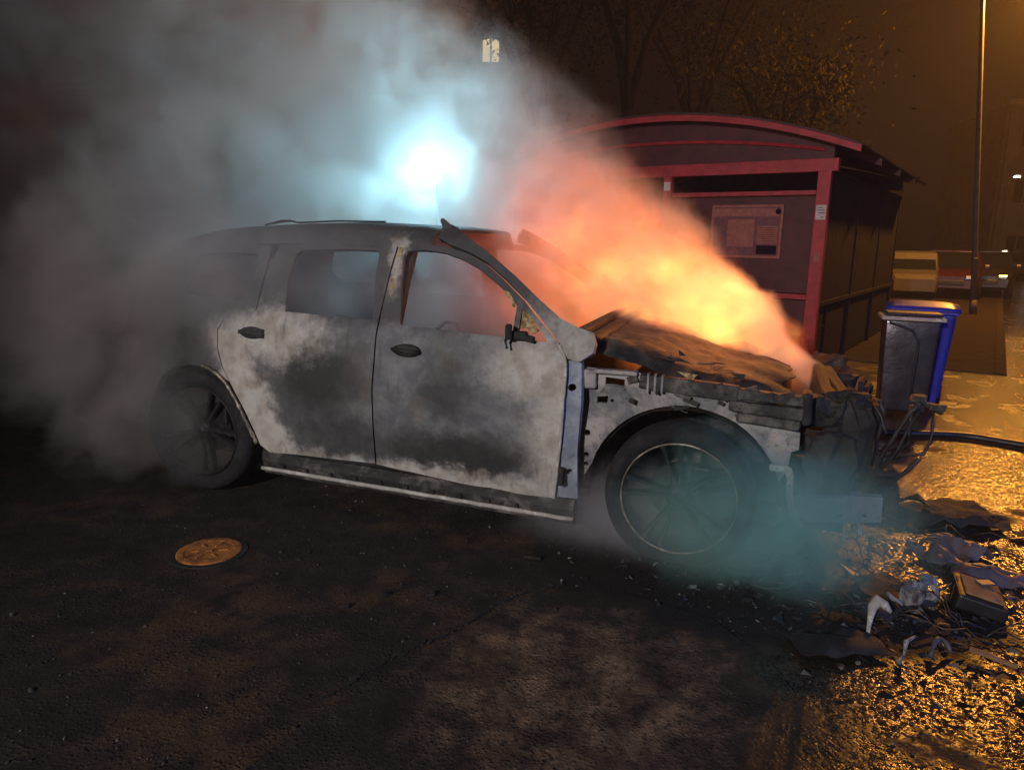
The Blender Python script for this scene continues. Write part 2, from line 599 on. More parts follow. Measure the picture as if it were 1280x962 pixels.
for i in range(22):
    c = k0 - kd * (.5 + i) - kn * (w_ / abs(w_)) * .07 + Vector((0, 0, -.052))
    if kmesh is None:
        kmesh = link_bm('kerb_stone', bm, M['kerb'], pv)
        o = kmesh
    else:
        o = inst(kmesh, pv)
    o.location = c
    o.rotation_euler = (0, 0, math.atan2(kd.y, kd.x))

# loose grit on the road (nobody could count it)
bm = bmesh.new()
for i in range(1100):
    x, y = rng.uniform(-2.2, 2.6), 1.9 + rng.random() ** 1.4 * 3.2
    s = rng.uniform(.002, .0065) * (1 + (rng.random() < .04) * 1.6)
    m = Matrix.Translation((x, y, .012 if False else s * .5)) @ Matrix.Rotation(rng.uniform(0, 6), 4, 'Z') @ Matrix.Diagonal((s * rng.uniform(.8, 2), s, s * .8, 1))
    bmesh.ops.create_icosphere(bm, subdivisions=1, radius=1, matrix=m)
t_ = NT('grit')
tp = t_.coord()
M['grit'] = t_.bsdf(t_.ramp(t_.noise(tp, 31, 2), [(.4, (.02, .018, .017)), (.60, (.08, .066, .054)), (.74, (.42, .38, .33))]), .5)
tag(link_bm('grit', bm, M['grit']), kind='stuff')


# ------------------------------------------------------------------ the burnt car
CX, CY, YAW = -1.676, 5.19, R(-18.1)
car = empty('burned_car', (CX, CY, 0), YAW)
tag(car, 'burned out white and grey four door car with smoke pouring from its nose', 'car')


def cw(x, y, z):
    c, s = math.cos(YAW), math.sin(YAW)
    return Vector((CX + c * x - s * y, CY + s * x + c * y, z))


front_outline = [(1.252, .315), (1.262, .7), (1.288, 1.135), (1.325, 1.555), (1.46, 1.565), (1.63, 1.55), (1.75, 1.515), (1.86, 1.465), (1.97, 1.39), (2.09, 1.295), (2.20, 1.19), (2.318, 1.08),
                 (2.352, 1.02), (2.358, .95), (2.352, .80), (2.345, .62), (2.325, .42), (2.30, .225), (1.80, .26)]
front_win = [(1.418, 1.13), (1.392, 1.30), (1.370, 1.50), (1.385, 1.525), (1.50, 1.53), (1.62, 1.517), (1.72, 1.488), (1.83, 1.438), (1.95, 1.36), (2.045, 1.283), (2.066, 1.255), (2.062, 1.12), (2.058, 1.097), (1.75, 1.113)]
quarter_win = [(2.092, 1.115), (2.096, 1.238), (2.12, 1.235), (2.20, 1.155), (2.255, 1.085), (2.20, 1.088)]
rear_outline = [(1.243, .318), (1.253, .7), (1.279, 1.135), (1.314, 1.558), (1.05, 1.57), (.80, 1.565), (.62, 1.55), (.54, 1.535), (.50, 1.40), (.475, 1.16), (.36, 1.125), (.268, 1.112), (.232, 1.04), (.226, .93), (.25, .83),
                (.298, .735), (.35, .635), (.40, .53), (.437, .43), (.462, .345), (.52, .305), (.85, .312)]
rear_win = [(.672, 1.165), (.655, 1.32), (.668, 1.487), (.70, 1.512), (.95, 1.525), (1.19, 1.522), (1.212, 1.50), (1.228, 1.30), (1.243, 1.148), (.95, 1.155)]
arch_r = arc(.04, .40, .415, 45, 178, 16)
quarter_outline = [(.488, 1.535), (.466, 1.16), (.356, 1.117), (.258, 1.104), (.222, 1.04), (.216, .93), (.24, .83), (.29, .735)] + arch_r[1:] + \
                  [(-.44, .42), (-.60, .44), (-.66, .62), (-.655, .88), (-.60, 1.05), (-.53, 1.16), (-.43, 1.32), (-.33, 1.46), (-.24, 1.535), (.1, 1.55)]
rear_quarter_win = [(-.03, 1.235), (-.10, 1.30), (-.085, 1.40), (-.04, 1.475), (.20, 1.49), (.40, 1.487), (.43, 1.46), (.40, 1.30), (.36, 1.21)]

for sgn in (-1, 1):
    near = sgn < 0
    fd = side_panel('front_door', front_outline, [front_win, quarter_win], M['body'], car, sgn, 0.0, .022, .010)
    rd = side_panel('rear_door', rear_outline, [rear_win], M['body'], car, sgn, 0.0, .022, .010)
    qp = side_panel('quarter_panel', quarter_outline, [rear_quarter_win], M['body'], car, sgn, 0.004, .022, .010)
    if near:
        # recessed handle wells and blackened handle stubs
        for d, (hx, hz, ln) in ((fd, (1.47, .995, .17)), (rd, (.468, 1.035, .17))):
            bm = bmesh.new()
            lathe(bm, [(.001, -.004), (.6, -.006), (1.0, 0.002), (1.0, .012)], 20)
            for v in bm.verts: v.co = Vector((hx + v.co.x * ln * .5, -yside(hx, hz) + v.co.y - .0065, hz + v.co.z * .036))
            link_bm('handle_well', bm, M['char'], d, True)
            bm = bmesh.new()
            y = -yside(hx, hz) - .03
            tube(bm, [(hx - ln * .52, y + .03, hz + .004), (hx - ln * .40, y + .004, hz + .006), (hx - .01, y, hz + .002), (hx + ln * .36, y + .006, hz - .004), (hx + ln * .46, y + .03, hz - .006)], [.010, .013, .011, .014, .012], 8)
            if d is rd: box(bm, (hx + ln * .40, y + .012, hz + .002), (.035, .03, .05), bevel=.006)
            link_bm('door_handle', bm, M['char'], d, True)
        # mirror stub in the corner of the front window
        bm = bmesh.new()
        box(bm, (2.10, -.955, 1.115), (.11, .05, .045), bevel=.012)
        box(bm, (2.062, -.985, 1.135), (.035, .07, .075), Matrix.Rotation(.3, 3, 'Z'), .01)
        box(bm, (2.16, -.965, 1.105), (.07, .04, .03), Matrix.Rotation(.2, 3, 'Y'), .008)
        tube(bm, [(2.07, -.97, 1.13), (2.05, -1.0, 1.09), (2.06, -1.0, 1.05)], .008, 6)
        link_bm('mirror_stub', bm, M['char'], fd)
        # melted remains in the quarter light
        bm = sheet([(2.094, 1.14), (2.096, 1.24), (2.125, 1.235), (2.155, 1.205), (2.17, 1.165), (2.20, 1.14), (2.17, 1.125), (2.13, 1.15)], [], .03)
        for v in bm.verts: v.co.y = -(yside(v.co.x, v.co.z) - .02) + mnoise.noise(v.co * 30) * .01
        thicken(bm, .01)
        link_bm('quarter_glass_remnant', bm, M['ochre'], fd, True)
        bm = sheet([(1.99, 1.335), (2.02, 1.325), (2.05, 1.285), (2.062, 1.25), (2.045, 1.255), (2.03, 1.285), (2.0, 1.31)], [], .03)
        for v in bm.verts: v.co.y = -(yside(v.co.x, v.co.z) + .006) + mnoise.noise(v.co * 30) * .006
        thicken(bm, .008)
        link_bm('melted_seal', bm, M['ochre'], fd, True)
        # blistered strip of filler on the centre pillar
        bm = sheet([(1.318, 1.30), (1.324, 1.42), (1.332, 1.545), (1.358, 1.54), (1.352, 1.43), (1.345, 1.36), (1.352, 1.31), (1.335, 1.275)], [], .03)
        for v in bm.verts: v.co.y = -(yside(v.co.x, v.co.z) + .004) + mnoise.noise(v.co * 28) * .006
        thicken(bm, .008)
        link_bm('blistered_pillar_trim', bm, M['ochre'], fd, True)
        # rolled lip along the front of the rear arch
        bm = bmesh.new()
        lp = smooth_poly([(.10, .822), (.19, .795), (.27, .73), (.325, .64), (.372, .545), (.41, .45), (.44, .355)], 2)
        tube(bm, [(x, -yside(x, z) - .004 + mnoise.noise(Vector((x * 20, z * 20, 0))) * .004, z) for x, z in lp], [.010 + .006 * math.sin(i * 1.3) ** 2 for i in range(len(lp))], 7)
        link_bm('wheel_arch_lip', bm, M['lip'], qp, True)
        # door seam strip on front edge of front door (folded edge)
        bm = bmesh.new()
        ep = smooth_poly([(2.318, 1.075), (2.356, 1.015), (2.361, .93), (2.350, .66), (2.332, .45), (2.303, .235)], 2)
        tube(bm, [(x, -yside(x, z) + .004, z) for x, z in ep], .009, 6)
        link_bm('door_edge', bm, M['ashen'], fd, True)
    # sill
    bm = bmesh.new()
    prof = [(0, .30), (.03, .302), (.05, .28), (.052, .25), (.035, .20), (.03, .165), (-.04, .15), (-.05, .28)]
    xs = [.47 + i * (2.42 - .47) / 26 for i in range(27)]
    rows = []
    for x in xs:
        dz = -.055 * max(0, (x - .47) / 1.95) - .006 * mnoise.noise(Vector((x * 3, 0, sgn)))
        rows.append([bm.verts.new((x, sgn * (.875 + a + .004 * mnoise.noise(Vector((x * 8, z * 8, 0)))), z + dz)) for a, z in prof])
    for a, b in zip(rows[:-1], rows[1:]):
        for k in range(len(prof)):
            bm.faces.new((a[k], a[(k + 1) % len(prof)], b[(k + 1) % len(prof)], b[k]))
    bm.faces.new(rows[0]); bm.faces.new(rows[-1][::-1])
    sill = link_bm('sill', bm, M['rail'], car, False)
    if near:
        bm = bmesh.new()
        lower = [(x, -.933 + .004 * mnoise.noise(Vector((x * 9, 4, 0))), .205 - .055 * (x - .47) / 1.95 + .004 * mnoise.noise(Vector((x * 13, 1, 7)))) for x in xs]
        tube(bm, lower, [.012 + .007 * abs(mnoise.noise(Vector((x * 5, 2, 2)))) for x in xs], 6)
        link_bm('sill_flange', bm, M['ashen'], sill, True)
        for i in range(11):
            bm = bmesh.new()
            x = .62 + i * .165
            lathe(bm, [(.001, -.004), (.011, -.004), (.012, .004)], 10, 'y', (x, -.934, .232 - .055 * (x - .47) / 1.95))
            link_bm('drain_plug', bm, M['char'], sill)
    # windscreen pillar
    ap = [(1.56, 1.60), (1.575, 1.648), (1.612, 1.672), (1.66, 1.65), (1.74, 1.60), (1.832, 1.548), (1.93, 1.485), (2.037, 1.412), (2.18, 1.305), (2.312, 1.208), (2.41, 1.168), (2.487, 1.148), (2.506, 1.10), (2.498, 1.05), (2.43, 1.0), (2.37, 1.015),
          (2.335, 1.075), (2.21, 1.20), (2.10, 1.305), (1.98, 1.40), (1.87, 1.476), (1.755, 1.528), (1.64, 1.563)]
    bm = sheet(ap, [], .06)
    for v in bm.verts:
        x, z = v.co.x, v.co.z
        v.co.y = sgn * (yside(x, z) + .012) + .005 * mnoise.noise(v.co * 9)
    thicken(bm, .05)
    o = link_bm('windscreen_pillar', bm, M['body'], car, True)
    edge_split(o)
    # inner centre post
    bm = bmesh.new()
    for z0, z1 in ((.3, .7), (.7, 1.1), (1.1, 1.36), (1.36, 1.62)):
        y0, y1 = yside(1, z0) - .06, yside(1, z1) - .06
        vs = []
        for (y, z) in ((y0, z0), (y1, z1)):
            xc = 1.26 + .05 * z
            vs.append([bm.verts.new((xc + a, sgn * (y + b), z)) for a, b in ((-.045, 0), (.06, 0), (.06, -.05), (-.045, -.05))])
        for k in range(4): bm.faces.new((vs[0][k], vs[0][(k + 1) % 4], vs[1][(k + 1) % 4], vs[1][k]))
    link_bm('centre_pillar', bm, M['char'], car)
    # hinge pillar, bare steel with blue light in its colour, between door and missing wing
    bm = sheet([(2.30, .20), (2.335, .60), (2.335, 1.0), (2.43, .995), (2.44, .80), (2.425, .55), (2.425, .20)], [circ(2.385, .40, .018, 8), circ(2.39, .86, .02, 8)], .06)
    for v in bm.verts: v.co.y = sgn * (yside(v.co.x, v.co.z) - .035 + .015 * math.sin((v.co.x - 2.3) * 40))
    thicken(bm, .03)
    hp = link_bm('hinge_pillar', bm, M['hinge'], car, True)
    edge_split(hp)
    if near:
        for z in (.385, .86):
            bm = bmesh.new()
            box(bm, (2.352, -.945, z), (.03, .035, .10), bevel=.008)
            link_bm('door_hinge', bm, M['char'], hp)
    # inner wing
    arch_f = arc(2.955, .30, .49, 172, 8, 22)
    ow = [(2.42, .955), (2.70, .952), (2.78, .925), (3.05, .905), (3.30, .885), (3.49, .872), (3.50, .73), (3.475, .62), (3.46, .50)] + arch_f[::-1][1:-1] + [(2.44, .35), (2.425, .22), (2.40, .22), (2.405, .6)]
    holes = [[(2.545, .912), (2.545, .868), (2.645, .863), (2.645, .907)], circ(2.46, .885, .020, 12), circ(2.455, .60, .017, 10), circ(2.452, .475, .015, 10), circ(2.45, .42, .014, 10), circ(2.58, .785, .010, 8),
             [(3.33, .80), (3.33, .845), (3.42, .84), (3.42, .795)], [(2.50, .80), (2.56, .81), (2.555, .77), (2.50, .765)], circ(3.22, .84, .014, 8), circ(2.80, .885, .012, 8)]
    bm = sheet(ow, holes, .06)
    for v in bm.verts:
        x, z = v.co.x, v.co.z
        y = yside(x, z) - .15 + .02 * mnoise.noise(Vector((x * 6, z * 6, 2)))
        if z > .83: y += .025
        v.co.y = sgn * y
    thicken(bm, .02)
    iw = link_bm('inner_wing', bm, M['apron'], car, True)
    edge_split(iw)
    # upper rail: dark scorched box section ending in stacked ribs
    bm = bmesh.new()
    for k, (x0, x1, zz, h, yy) in enumerate(((2.72, 3.20, .892, .075, .835), (3.18, 3.50, .872, .05, .83), (3.16, 3.50, .812, .055, .845), (3.20, 3.49, .757, .045, .835))):
        box(bm, ((x0 + x1) / 2, sgn * yy, zz - .0), (x1 - x0, .06, h), Matrix.Rotation(.06, 3, 'Y'), .008)
    for v in bm.verts: v.co += Vector((0, mnoise.noise(v.co * 14), mnoise.noise(v.co * 11 + Vector((5, 5, 5))))) * .010
    link_bm('upper_rail', bm, M['rail'], iw)
    bm = bmesh.new()
    box(bm, (3.515, sgn * .80, .83), (.05, .12, .16), bevel=.02)
    for v in bm.verts: v.co += Vector(mnoise.noise_vector(v.co * 12)) * .012
    link_bm('lamp_housing_remains', bm, M['char'], iw)
    # torn bits standing off the inner wing
    if near:
        bm = bmesh.new()
        for k in range(20):
            x = rng.uniform(2.68, 3.48); z = rng.uniform(.76, .93)
            box(bm, (x, -.835 - rng.uniform(0, .03), z), (rng.uniform(.02, .09), .012, rng.uniform(.006, .04)), Matrix.Rotation(rng.uniform(-.5, .5), 3, 'Y') @ Matrix.Rotation(rng.uniform(-.6, .6), 3, 'Z'))
        tag(link_bm('wing_scraps', bm, M['rail'], iw), kind='stuff')
        bm = sheet([(2.90, .965), (3.0, .955), (2.975, .925)], [], .05)
        for v in bm.verts: v.co.y = -.83 - .25 * (.96 - v.co.z)
        thicken(bm, .006)
        link_bm('torn_flap', bm, M['ochre'], iw)
        # stack of wing brackets at the cowl
        bm = bmesh.new()
        box(bm, (2.46, -.855, .90), (.085, .05, .10), bevel=.012)
        box(bm, (2.60, -.858, .945), (.22, .05, .022), bevel=.006)
        box(bm, (2.765, -.85, .90), (.012, .05, .10), bevel=.003)
        box(bm, (2.80, -.85, .90), (.012, .05, .10), bevel=.003)
        box(bm, (2.835, -.85, .90), (.012, .05, .09), bevel=.003)
        link_bm('wing_bracket', bm, M['apron'], iw)
    # wheel house: dark barrel behind the wheel
    bm = bmesh.new()
    n = 26
    rows = []
    for yy in (.845, .76, .60, .45):
        rows.append([bm.verts.new((2.955 + .475 * math.cos(R(176 - 172 * i / n)) * (1 if yy > .7 else .96), sgn * yy, .30 + .475 * math.sin(R(176 - 172 * i / n)) + .008 * mnoise.noise(Vector((i, yy * 9, sgn))))) for i in range(n + 1)])
    for a, b in zip(rows[:-1], rows[1:]):
        for k in range(n): bm.faces.new((a[k], a[k + 1], b[k + 1], b[k]))
    bm.faces.new([*rows[-1]])
    link_bm('wheel_house', bm, M['rail'], iw, True)
    bm = bmesh.new()
    rows = []
    for yy in (.93, .76, .60):
        rows.append([bm.verts.new((.04 + .41 * math.cos(R(176 - 172 * i / n)), sgn * yy, .40 + .41 * math.sin(R(176 - 172 * i / n)))) for i in range(n + 1)])
    for a, b in zip(rows[:-1], rows[1:]):
        for k in range(n): bm.faces.new((a[k], a[k + 1], b[k + 1], b[k]))
    bm.faces.new([*rows[-1]])
    link_bm('wheel_house', bm, M['char'], qp, True)

# roof
bm = bmesh.new()
rx = [-.50, -.40, -.30, -.2, -.1, .0, .2, .4, .6, .8, 1.0, 1.2, 1.4, 1.5, 1.58]
rzt = [1.45, 1.515, 1.565, 1.595, 1.618, 1.632, 1.652, 1.664, 1.672, 1.677, 1.677, 1.675, 1.668, 1.66, 1.648]
vv = [-1, -.97, -.92, -.85, -.7, -.5, -.25, 0, .25, .5, .7, .85, .92, .97, 1]
drop = {1: .125, .97: .085, .92: .045, .85: .018, .7: .004, .5: -.003, .25: -.002, 0: .0}
rows = []
for x, zt in zip(rx, rzt):
    row = []
    for v in vv:
        hw = .745 - (.09 if x < -.3 else 0)
        jag = .03 * mnoise.noise(Vector((v * 5, 3, 1))) if x > 1.55 else 0
        row.append(bm.verts.new((x + jag - .06 * v * v * (x > 1.4), v * hw, zt - drop[abs(v)] + .012 * mnoise.noise(Vector((x * 2.4, v * 2.4, 5))) + .004 * mnoise.noise(Vector((x * 11, v * 8, 2))))))
    rows.append(row)
for a, b in zip(rows[:-1], rows[1:]):
    for k in range(len(vv) - 1): bm.faces.new((a[k], a[k + 1], b[k + 1], b[k]))
thicken(bm, .02)
roof = link_bm('roof', bm, M['body'], car, True)
edge_split(roof)
bm = bmesh.new()
tube(bm, [(.38, -.665, 1.655), (.5, -.67, 1.678), (.56, -.665, 1.682), (.64, -.67, 1.668)], [.006, .010, .008, .004], 6)
tube(bm, [(.62, -.66, 1.672), (.9, -.665, 1.684), (1.2, -.665, 1.682)], .006, 6)
link_bm('roof_trim_remains', bm, M['char'], roof, True)
bm = bmesh.new()
bm2 = [(1.545, -.66, 1.60), (1.60, -.665, 1.60), (1.66, -.68, 1.635), (1.61, -.665, 1.668), (1.56, -.655, 1.705), (1.548, -.65, 1.69), (1.565, -.655, 1.655)]
vs = [bm.verts.new(p) for p in bm2]
bm.faces.new(vs)
thicken(bm, .02)
link_bm('bent_roof_corner', bm, M['body'], roof)

# tail, floor, bulkhead, dashboard
bm = bmesh.new()
rows = []
for z, xx in ((.40, -.66), (.62, -.72), (.88, -.71), (1.05, -.66), (1.16, -.60)):
    rows.append([bm.verts.new((xx + .10 * abs(k / 8 - 1) ** 2.2, .86 * (k / 8 - 1), z)) for k in range(17)])
for a, b in zip(rows[:-1], rows[1:]):
    for k in range(16): bm.faces.new((a[k], a[k + 1], b[k + 1], b[k]))
thicken(bm, .03)
link_bm('tailgate', bm, M['char'], car, True)
bm = bmesh.new()
box(bm, (1.1, 0, .27), (2.75, 1.66, .05), bevel=.01)
box(bm, (-.2, 0, .45), (.75, 1.1, .05), bevel=.01)
box(bm, (1.1, 0, .34), (2.5, .26, .12), bevel=.03)
link_bm('floor_pan', bm, M['char'], car)
bm = bmesh.new()
box(bm, (2.38, 0, .72), (.06, 1.62, .84), bevel=.01)
link_bm('bulkhead', bm, M['char'], car)
bm = bmesh.new()
rows = []
for a, z in ((2.10, .78), (2.07, .90), (2.12, .975), (2.25, 1.0), (2.40, 1.03)):
    rows.append([bm.verts.new((a + .03 * mnoise.noise(Vector((k * .7, a * 4, 1))), .78 * (k / 9 - 1), z + .04 * mnoise.noise(Vector((k * .8, z * 5, 3))))) for k in range(19)])
for a, b in zip(rows[:-1], rows[1:]):
    for k in range(18): bm.faces.new((a[k], a[k + 1], b[k + 1], b[k]))
thicken(bm, .02)
link_bm('dashboard_remains', bm, M['char'], car, True)
for y in (-.42, .42):
    for x in (1.25, .35):
        bm = bmesh.new()
        for dy in (-.2, .2):
            tube(bm, [(x + .42, y + dy, .36), (x + .1, y + dy, .42), (x, y + dy, .46), (x - .14, y + dy, .95)], .014, 6)
        tube(bm, [(x - .14, y - .2, .95), (x - .15, y, .99), (x - .14, y + .2, .95)], .014, 6)
        for k in range(5):
            z = .52 + k * .09
            tube(bm, [(x - .02 - k * .026, y - .2, z), (x - .03 - k * .026, y, z - .02), (x - .02 - k * .026, y + .2, z)], .005, 5)
        link_bm('seat_frame', bm, M['wire'], car)

# hood: buckled thin sheet from the cowl forward, its front torn away
bm = bmesh.new()
NX, NY = 44, 40
rows = []
for i in range(NX + 1):
    f = i / NX
    row = []
    for k in range(NY + 1):
        v = k / NY * 2 - 1
        ragged = .13 * mnoise.noise(Vector((v * 3.1, 7, 2))) + .05 * mnoise.noise(Vector((v * 11, 3, 2)))
        x1 = 3.47 + ragged - .10 * v * v
        x = 2.47 + f * (x1 - 2.47)
        hw = .83 - .03 * f
        z = 1.085 - .125 * f - .105 * f * f - .03 * math.exp(-((f - .55) / .2) ** 2)
        z += (.012 + .02 * f) * mnoise.noise(Vector((x * 4.2, v * 3, 1))) + .012 * mnoise.noise(Vector((x * 13, v * 9, 4))) + .006 * mnoise.noise(Vector((x * 30, v * 22, 9)))
        z -= .05 * max(0, abs(v) - .86) / .14
        z += .012 * (1 - v * v)
        row.append(bm.verts.new((x, v * hw + .015 * mnoise.noise(Vector((x * 9, v * 3, 8))), z)))
    rows.append(row)
for a, b in zip(rows[:-1], rows[1:]):
    for k in range(NY): bm.faces.new((a[k], a[k + 1], b[k + 1], b[k]))
thicken(bm, .008)
hood = link_bm('crumpled_hood', bm, M['hood'], car, True)
edge_split(hood, 50)
bm = bmesh.new()
for k in range(26):
    x = rng.uniform(2.75, 3.45); y = rng.uniform(-.80, -.55)
    z = 1.07 - .125 * (x - 2.47) - .105 * (x - 2.47) ** 2 + .005
    vs = [bm.verts.new((x + rng.uniform(-.06, .06), y + rng.uniform(-.04, .04), z + rng.uniform(-.01, .025))) for _ in range(3)]
    bm.faces.new(vs)
thicken(bm, .003)
tag(link_bm('peeled_paint_flakes', bm, M['rail'], hood), kind='stuff')
bm = bmesh.new()
rows = []
for x, z in ((2.36, 1.08), (2.44, 1.115), (2.50, 1.10)):
    rows.append([bm.verts.new((x, .84 * (k / 8 - 1), z + .01 * mnoise.noise(Vector((k, x * 9, 0))))) for k in range(17)])
for a, b in zip(rows[:-1], rows[1:]):
    for k in range(16): bm.faces.new((a[k], a[k + 1], b[k + 1], b[k]))
thicken(bm, .02)
link_bm('cowl', bm, M['char'], car, True)

# engine bay
def lump(name, boxes, mat, amp=.03, parent=car):
    bm = bmesh.new()
    for c, s in boxes: box(bm, c, s, bevel=min(s) * .18)
    bmesh.ops.subdivide_edges(bm, edges=bm.edges[:], cuts=2, use_grid_fill=True)
    for v in bm.verts: v.co += Vector(mnoise.noise_vector(v.co * 9)) * amp + Vector(mnoise.noise_vector(v.co * 23)) * amp * .5
    return link_bm(name, bm, mat, parent)


lump('engine', [((2.85, 0, .58), (.6, .6, .5)), ((3.1, .05, .72), (.35, .5, .25)), ((2.9, -.35, .6), (.3, .18, .3))], M['char'])
lump('battery_remains', [((3.33, -.5, .62), (.26, .30, .30))], M['char'], .025)
lump('air_box_remains', [((3.36, .45, .66), (.3, .34, .3))], M['char'], .03)
lump('radiator', [((3.66, 0, .58), (.07, 1.3, .55)), ((3.72, -.1, .62), (.05, 1.1, .45))], M['char'], .025)
lump('front_panel_remains', [((3.74, -.62, .66), (.20, .16, .42)), ((3.66, -.70, .50), (.22, .10, .34)), ((3.80, -.45, .60), (.16, .3, .46)), ((3.62, -.66, .80), (.16, .14, .14))], M['char'], .05)
lump('front_panel_remains', [((3.74, .62, .66), (.20, .16, .42)), ((3.80, .45, .60), (.16, .3, .46))], M['char'], .05)
# buckled radiator fan ring standing up at the nose
bm = bmesh.new()
for r_, x in ((.24, 3.80), (.21, 3.83)):
    tube(bm, [(x + .03 * math.sin(a * 2), -.42 + r_ * math.cos(a) * 1.0, .68 + r_ * math.sin(a)) for a in [k * math.tau / 20 for k in range(21)]], .018, 6, False)
for k in range(7):
    a = k * math.tau / 7
    tube(bm, [(3.81, -.42, .68), (3.82, -.42 + .22 * math.cos(a), .68 + .22 * math.sin(a))], [.03, .012], 5)
link_bm('fan_ring', bm, M['char'], car)

# pale lamp bracket hanging in front of the wheel
bm = sheet([(3.35, .725), (3.50, .70), (3.502, .615), (3.47, .60), (3.40, .64), (3.355, .66)], [circ(3.45, .66, .010, 8), circ(3.39, .69, .008, 8)], .05)
for v in bm.verts: v.co.y = -.80 + .012 * mnoise.noise(v.co * 12)
thicken(bm, .012)
br = link_bm('lamp_bracket', bm, M['apron'], car)
bm = sheet([(3.372, .535), (3.45, .54), (3.475, .525), (3.488, .49), (3.492, .40), (3.515, .33), (3.555, .235), (3.525, .225), (3.485, .30), (3.462, .38), (3.458, .47), (3.447, .505), (3.374, .505)],
           [circ(3.41, .521, .006, 8), circ(3.474, .44, .006, 8), circ(3.487, .35, .006, 8), circ(3.52, .28, .006, 8)], .04)
for v in bm.verts: v.co.y = -.83 + .012 * mnoise.noise(v.co * 10)
thicken(bm, .014)
tag(link_bm('crooked_bracket', bm, M['ashen'], car), 'pale crooked bracket hanging down')
# bumper bar
bm = bmesh.new()
n = 18
rows = []
for i in range(n + 1):
    v = i / n
    y = -.80 + 1.60 * v
    x = 3.56 + .33 * (1 - abs(2 * v - 1) ** 3.2)
    ring = []
    for a, b in ((0, .27), (0, .385), (-.07, .385), (-.07, .27)):
        ring.append(bm.verts.new((x + a + .006 * mnoise.noise(Vector((y * 6, b * 9, 0))), y, b + .02 * (1 - v) * 0 + .008 * mnoise.noise(Vector((y * 5, 1, b))))))
    rows.append(ring)
for a, b in zip(rows[:-1], rows[1:]):
    for k in range(4): bm.faces.new((a[k], a[(k + 1) % 4], b[(k + 1) % 4], b[k]))
bm.faces.new(rows[0]); bm.faces.new(rows[-1][::-1])
bmb = link_bm('bumper_bar', bm, M['bumper_bar'], car)
# flat crash box on the near corner
bm = sheet([(3.56, .255), (3.575, .375), (3.76, .405), (3.90, .41), (3.905, .285), (3.74, .265)], [circ(3.72, .30, .008, 8), circ(3.83, .31, .008, 8)], .06)
for v in bm.verts: v.co.y = -.80 + .10 * (v.co.x - 3.56) + .012 * mnoise.noise(v.co * 9)
thicken(bm, .05)
tag(link_bm('bumper_corner_plate', bm, M['bumper_bar'], bmb), 'flat grey plate at the near corner, blue light put into its colour')
# hanging bits under the bar
for k in range(9):
    bm = bmesh.new()
    x = rng.uniform(3.42, 3.9)
    z = rng.uniform(.1, .24)
    tube(bm, [(x, -.74 + rng.uniform(-.05, .05), z + .08), (x + rng.uniform(-.03, .03), -.76, z + .04), (x + rng.uniform(-.05, .05), -.78, z)], rng.uniform(.004, .010), 5)
    link_bm('hanging_shred', bm, M['rail' if k % 3 else 'ashen'], bmb)
# undertray
bm = bmesh.new()
box(bm, (3.30, 0, .18), (.95, 1.3, .04), bevel=.01)
box(bm, (3.3, -.5, .30), (.9, .09, .12), bevel=.01)
box(bm, (3.3, .5, .30), (.9, .09, .12), bevel=.01)
link_bm('front_subframe', bm, M['char'], car)
# burnt cables and stays sticking out at the nose
cabs = [
    [(3.86, -.60, .42), (3.90, -.66, .62), (3.985, -.70, .83), (4.02, -.70, .88)],
    [(3.84, -.58, .40), (3.93, -.68, .58), (4.015, -.72, .84), (3.99, -.72, .90)],
    [(3.87, -.56, .46), (3.87, -.62, .66), (3.88, -.64, .80), (3.86, -.62, .86)],
    [(3.88, -.60, .50), (3.96, -.66, .60), (4.06, -.70, .63), (4.085, -.70, .70), (4.08, -.70, .84), (4.02, -.68, .88)],
    [(3.90, -.60, .40), (4.0, -.66, .52), (4.05, -.68, .60)],
    [(4.02, -.70, .88), (4.07, -.70, .86), (4.11, -.70, .83)],
    [(3.92, -.62, .55), (3.99, -.7, .68), (3.985, -.7, .86)],
    [(3.80, -.60, .85), (3.86, -.64, .80), (3.90, -.66, .70)],
]
for i, c in enumerate(cabs):
    bm = bmesh.new()
    cc = []
    for a, b in zip(c[:-1], c[1:]):
        for k in range(4):
            f = k / 4
            cc.append(Vector(a).lerp(Vector(b), f) + Vector(mnoise.noise_vector(Vector(a) * 7 + Vector((k, i, 0)))) * .008)
    cc.append(Vector(c[-1]))
    tube(bm, cc, .0075 if i % 2 else .011, 6)
    link_bm('burnt_cable', bm, M['wire'], car, True)
lump('cable_clump', [((3.90, -.62, .45), (.14, .12, .16)), ((3.93, -.66, .36), (.10, .1, .14))], M['char'], .03)
lump('cable_connector', [((4.01, -.70, .895), (.06, .05, .035)), ((4.09, -.70, .86), (.07, .05, .03))], M['rail'], .012)


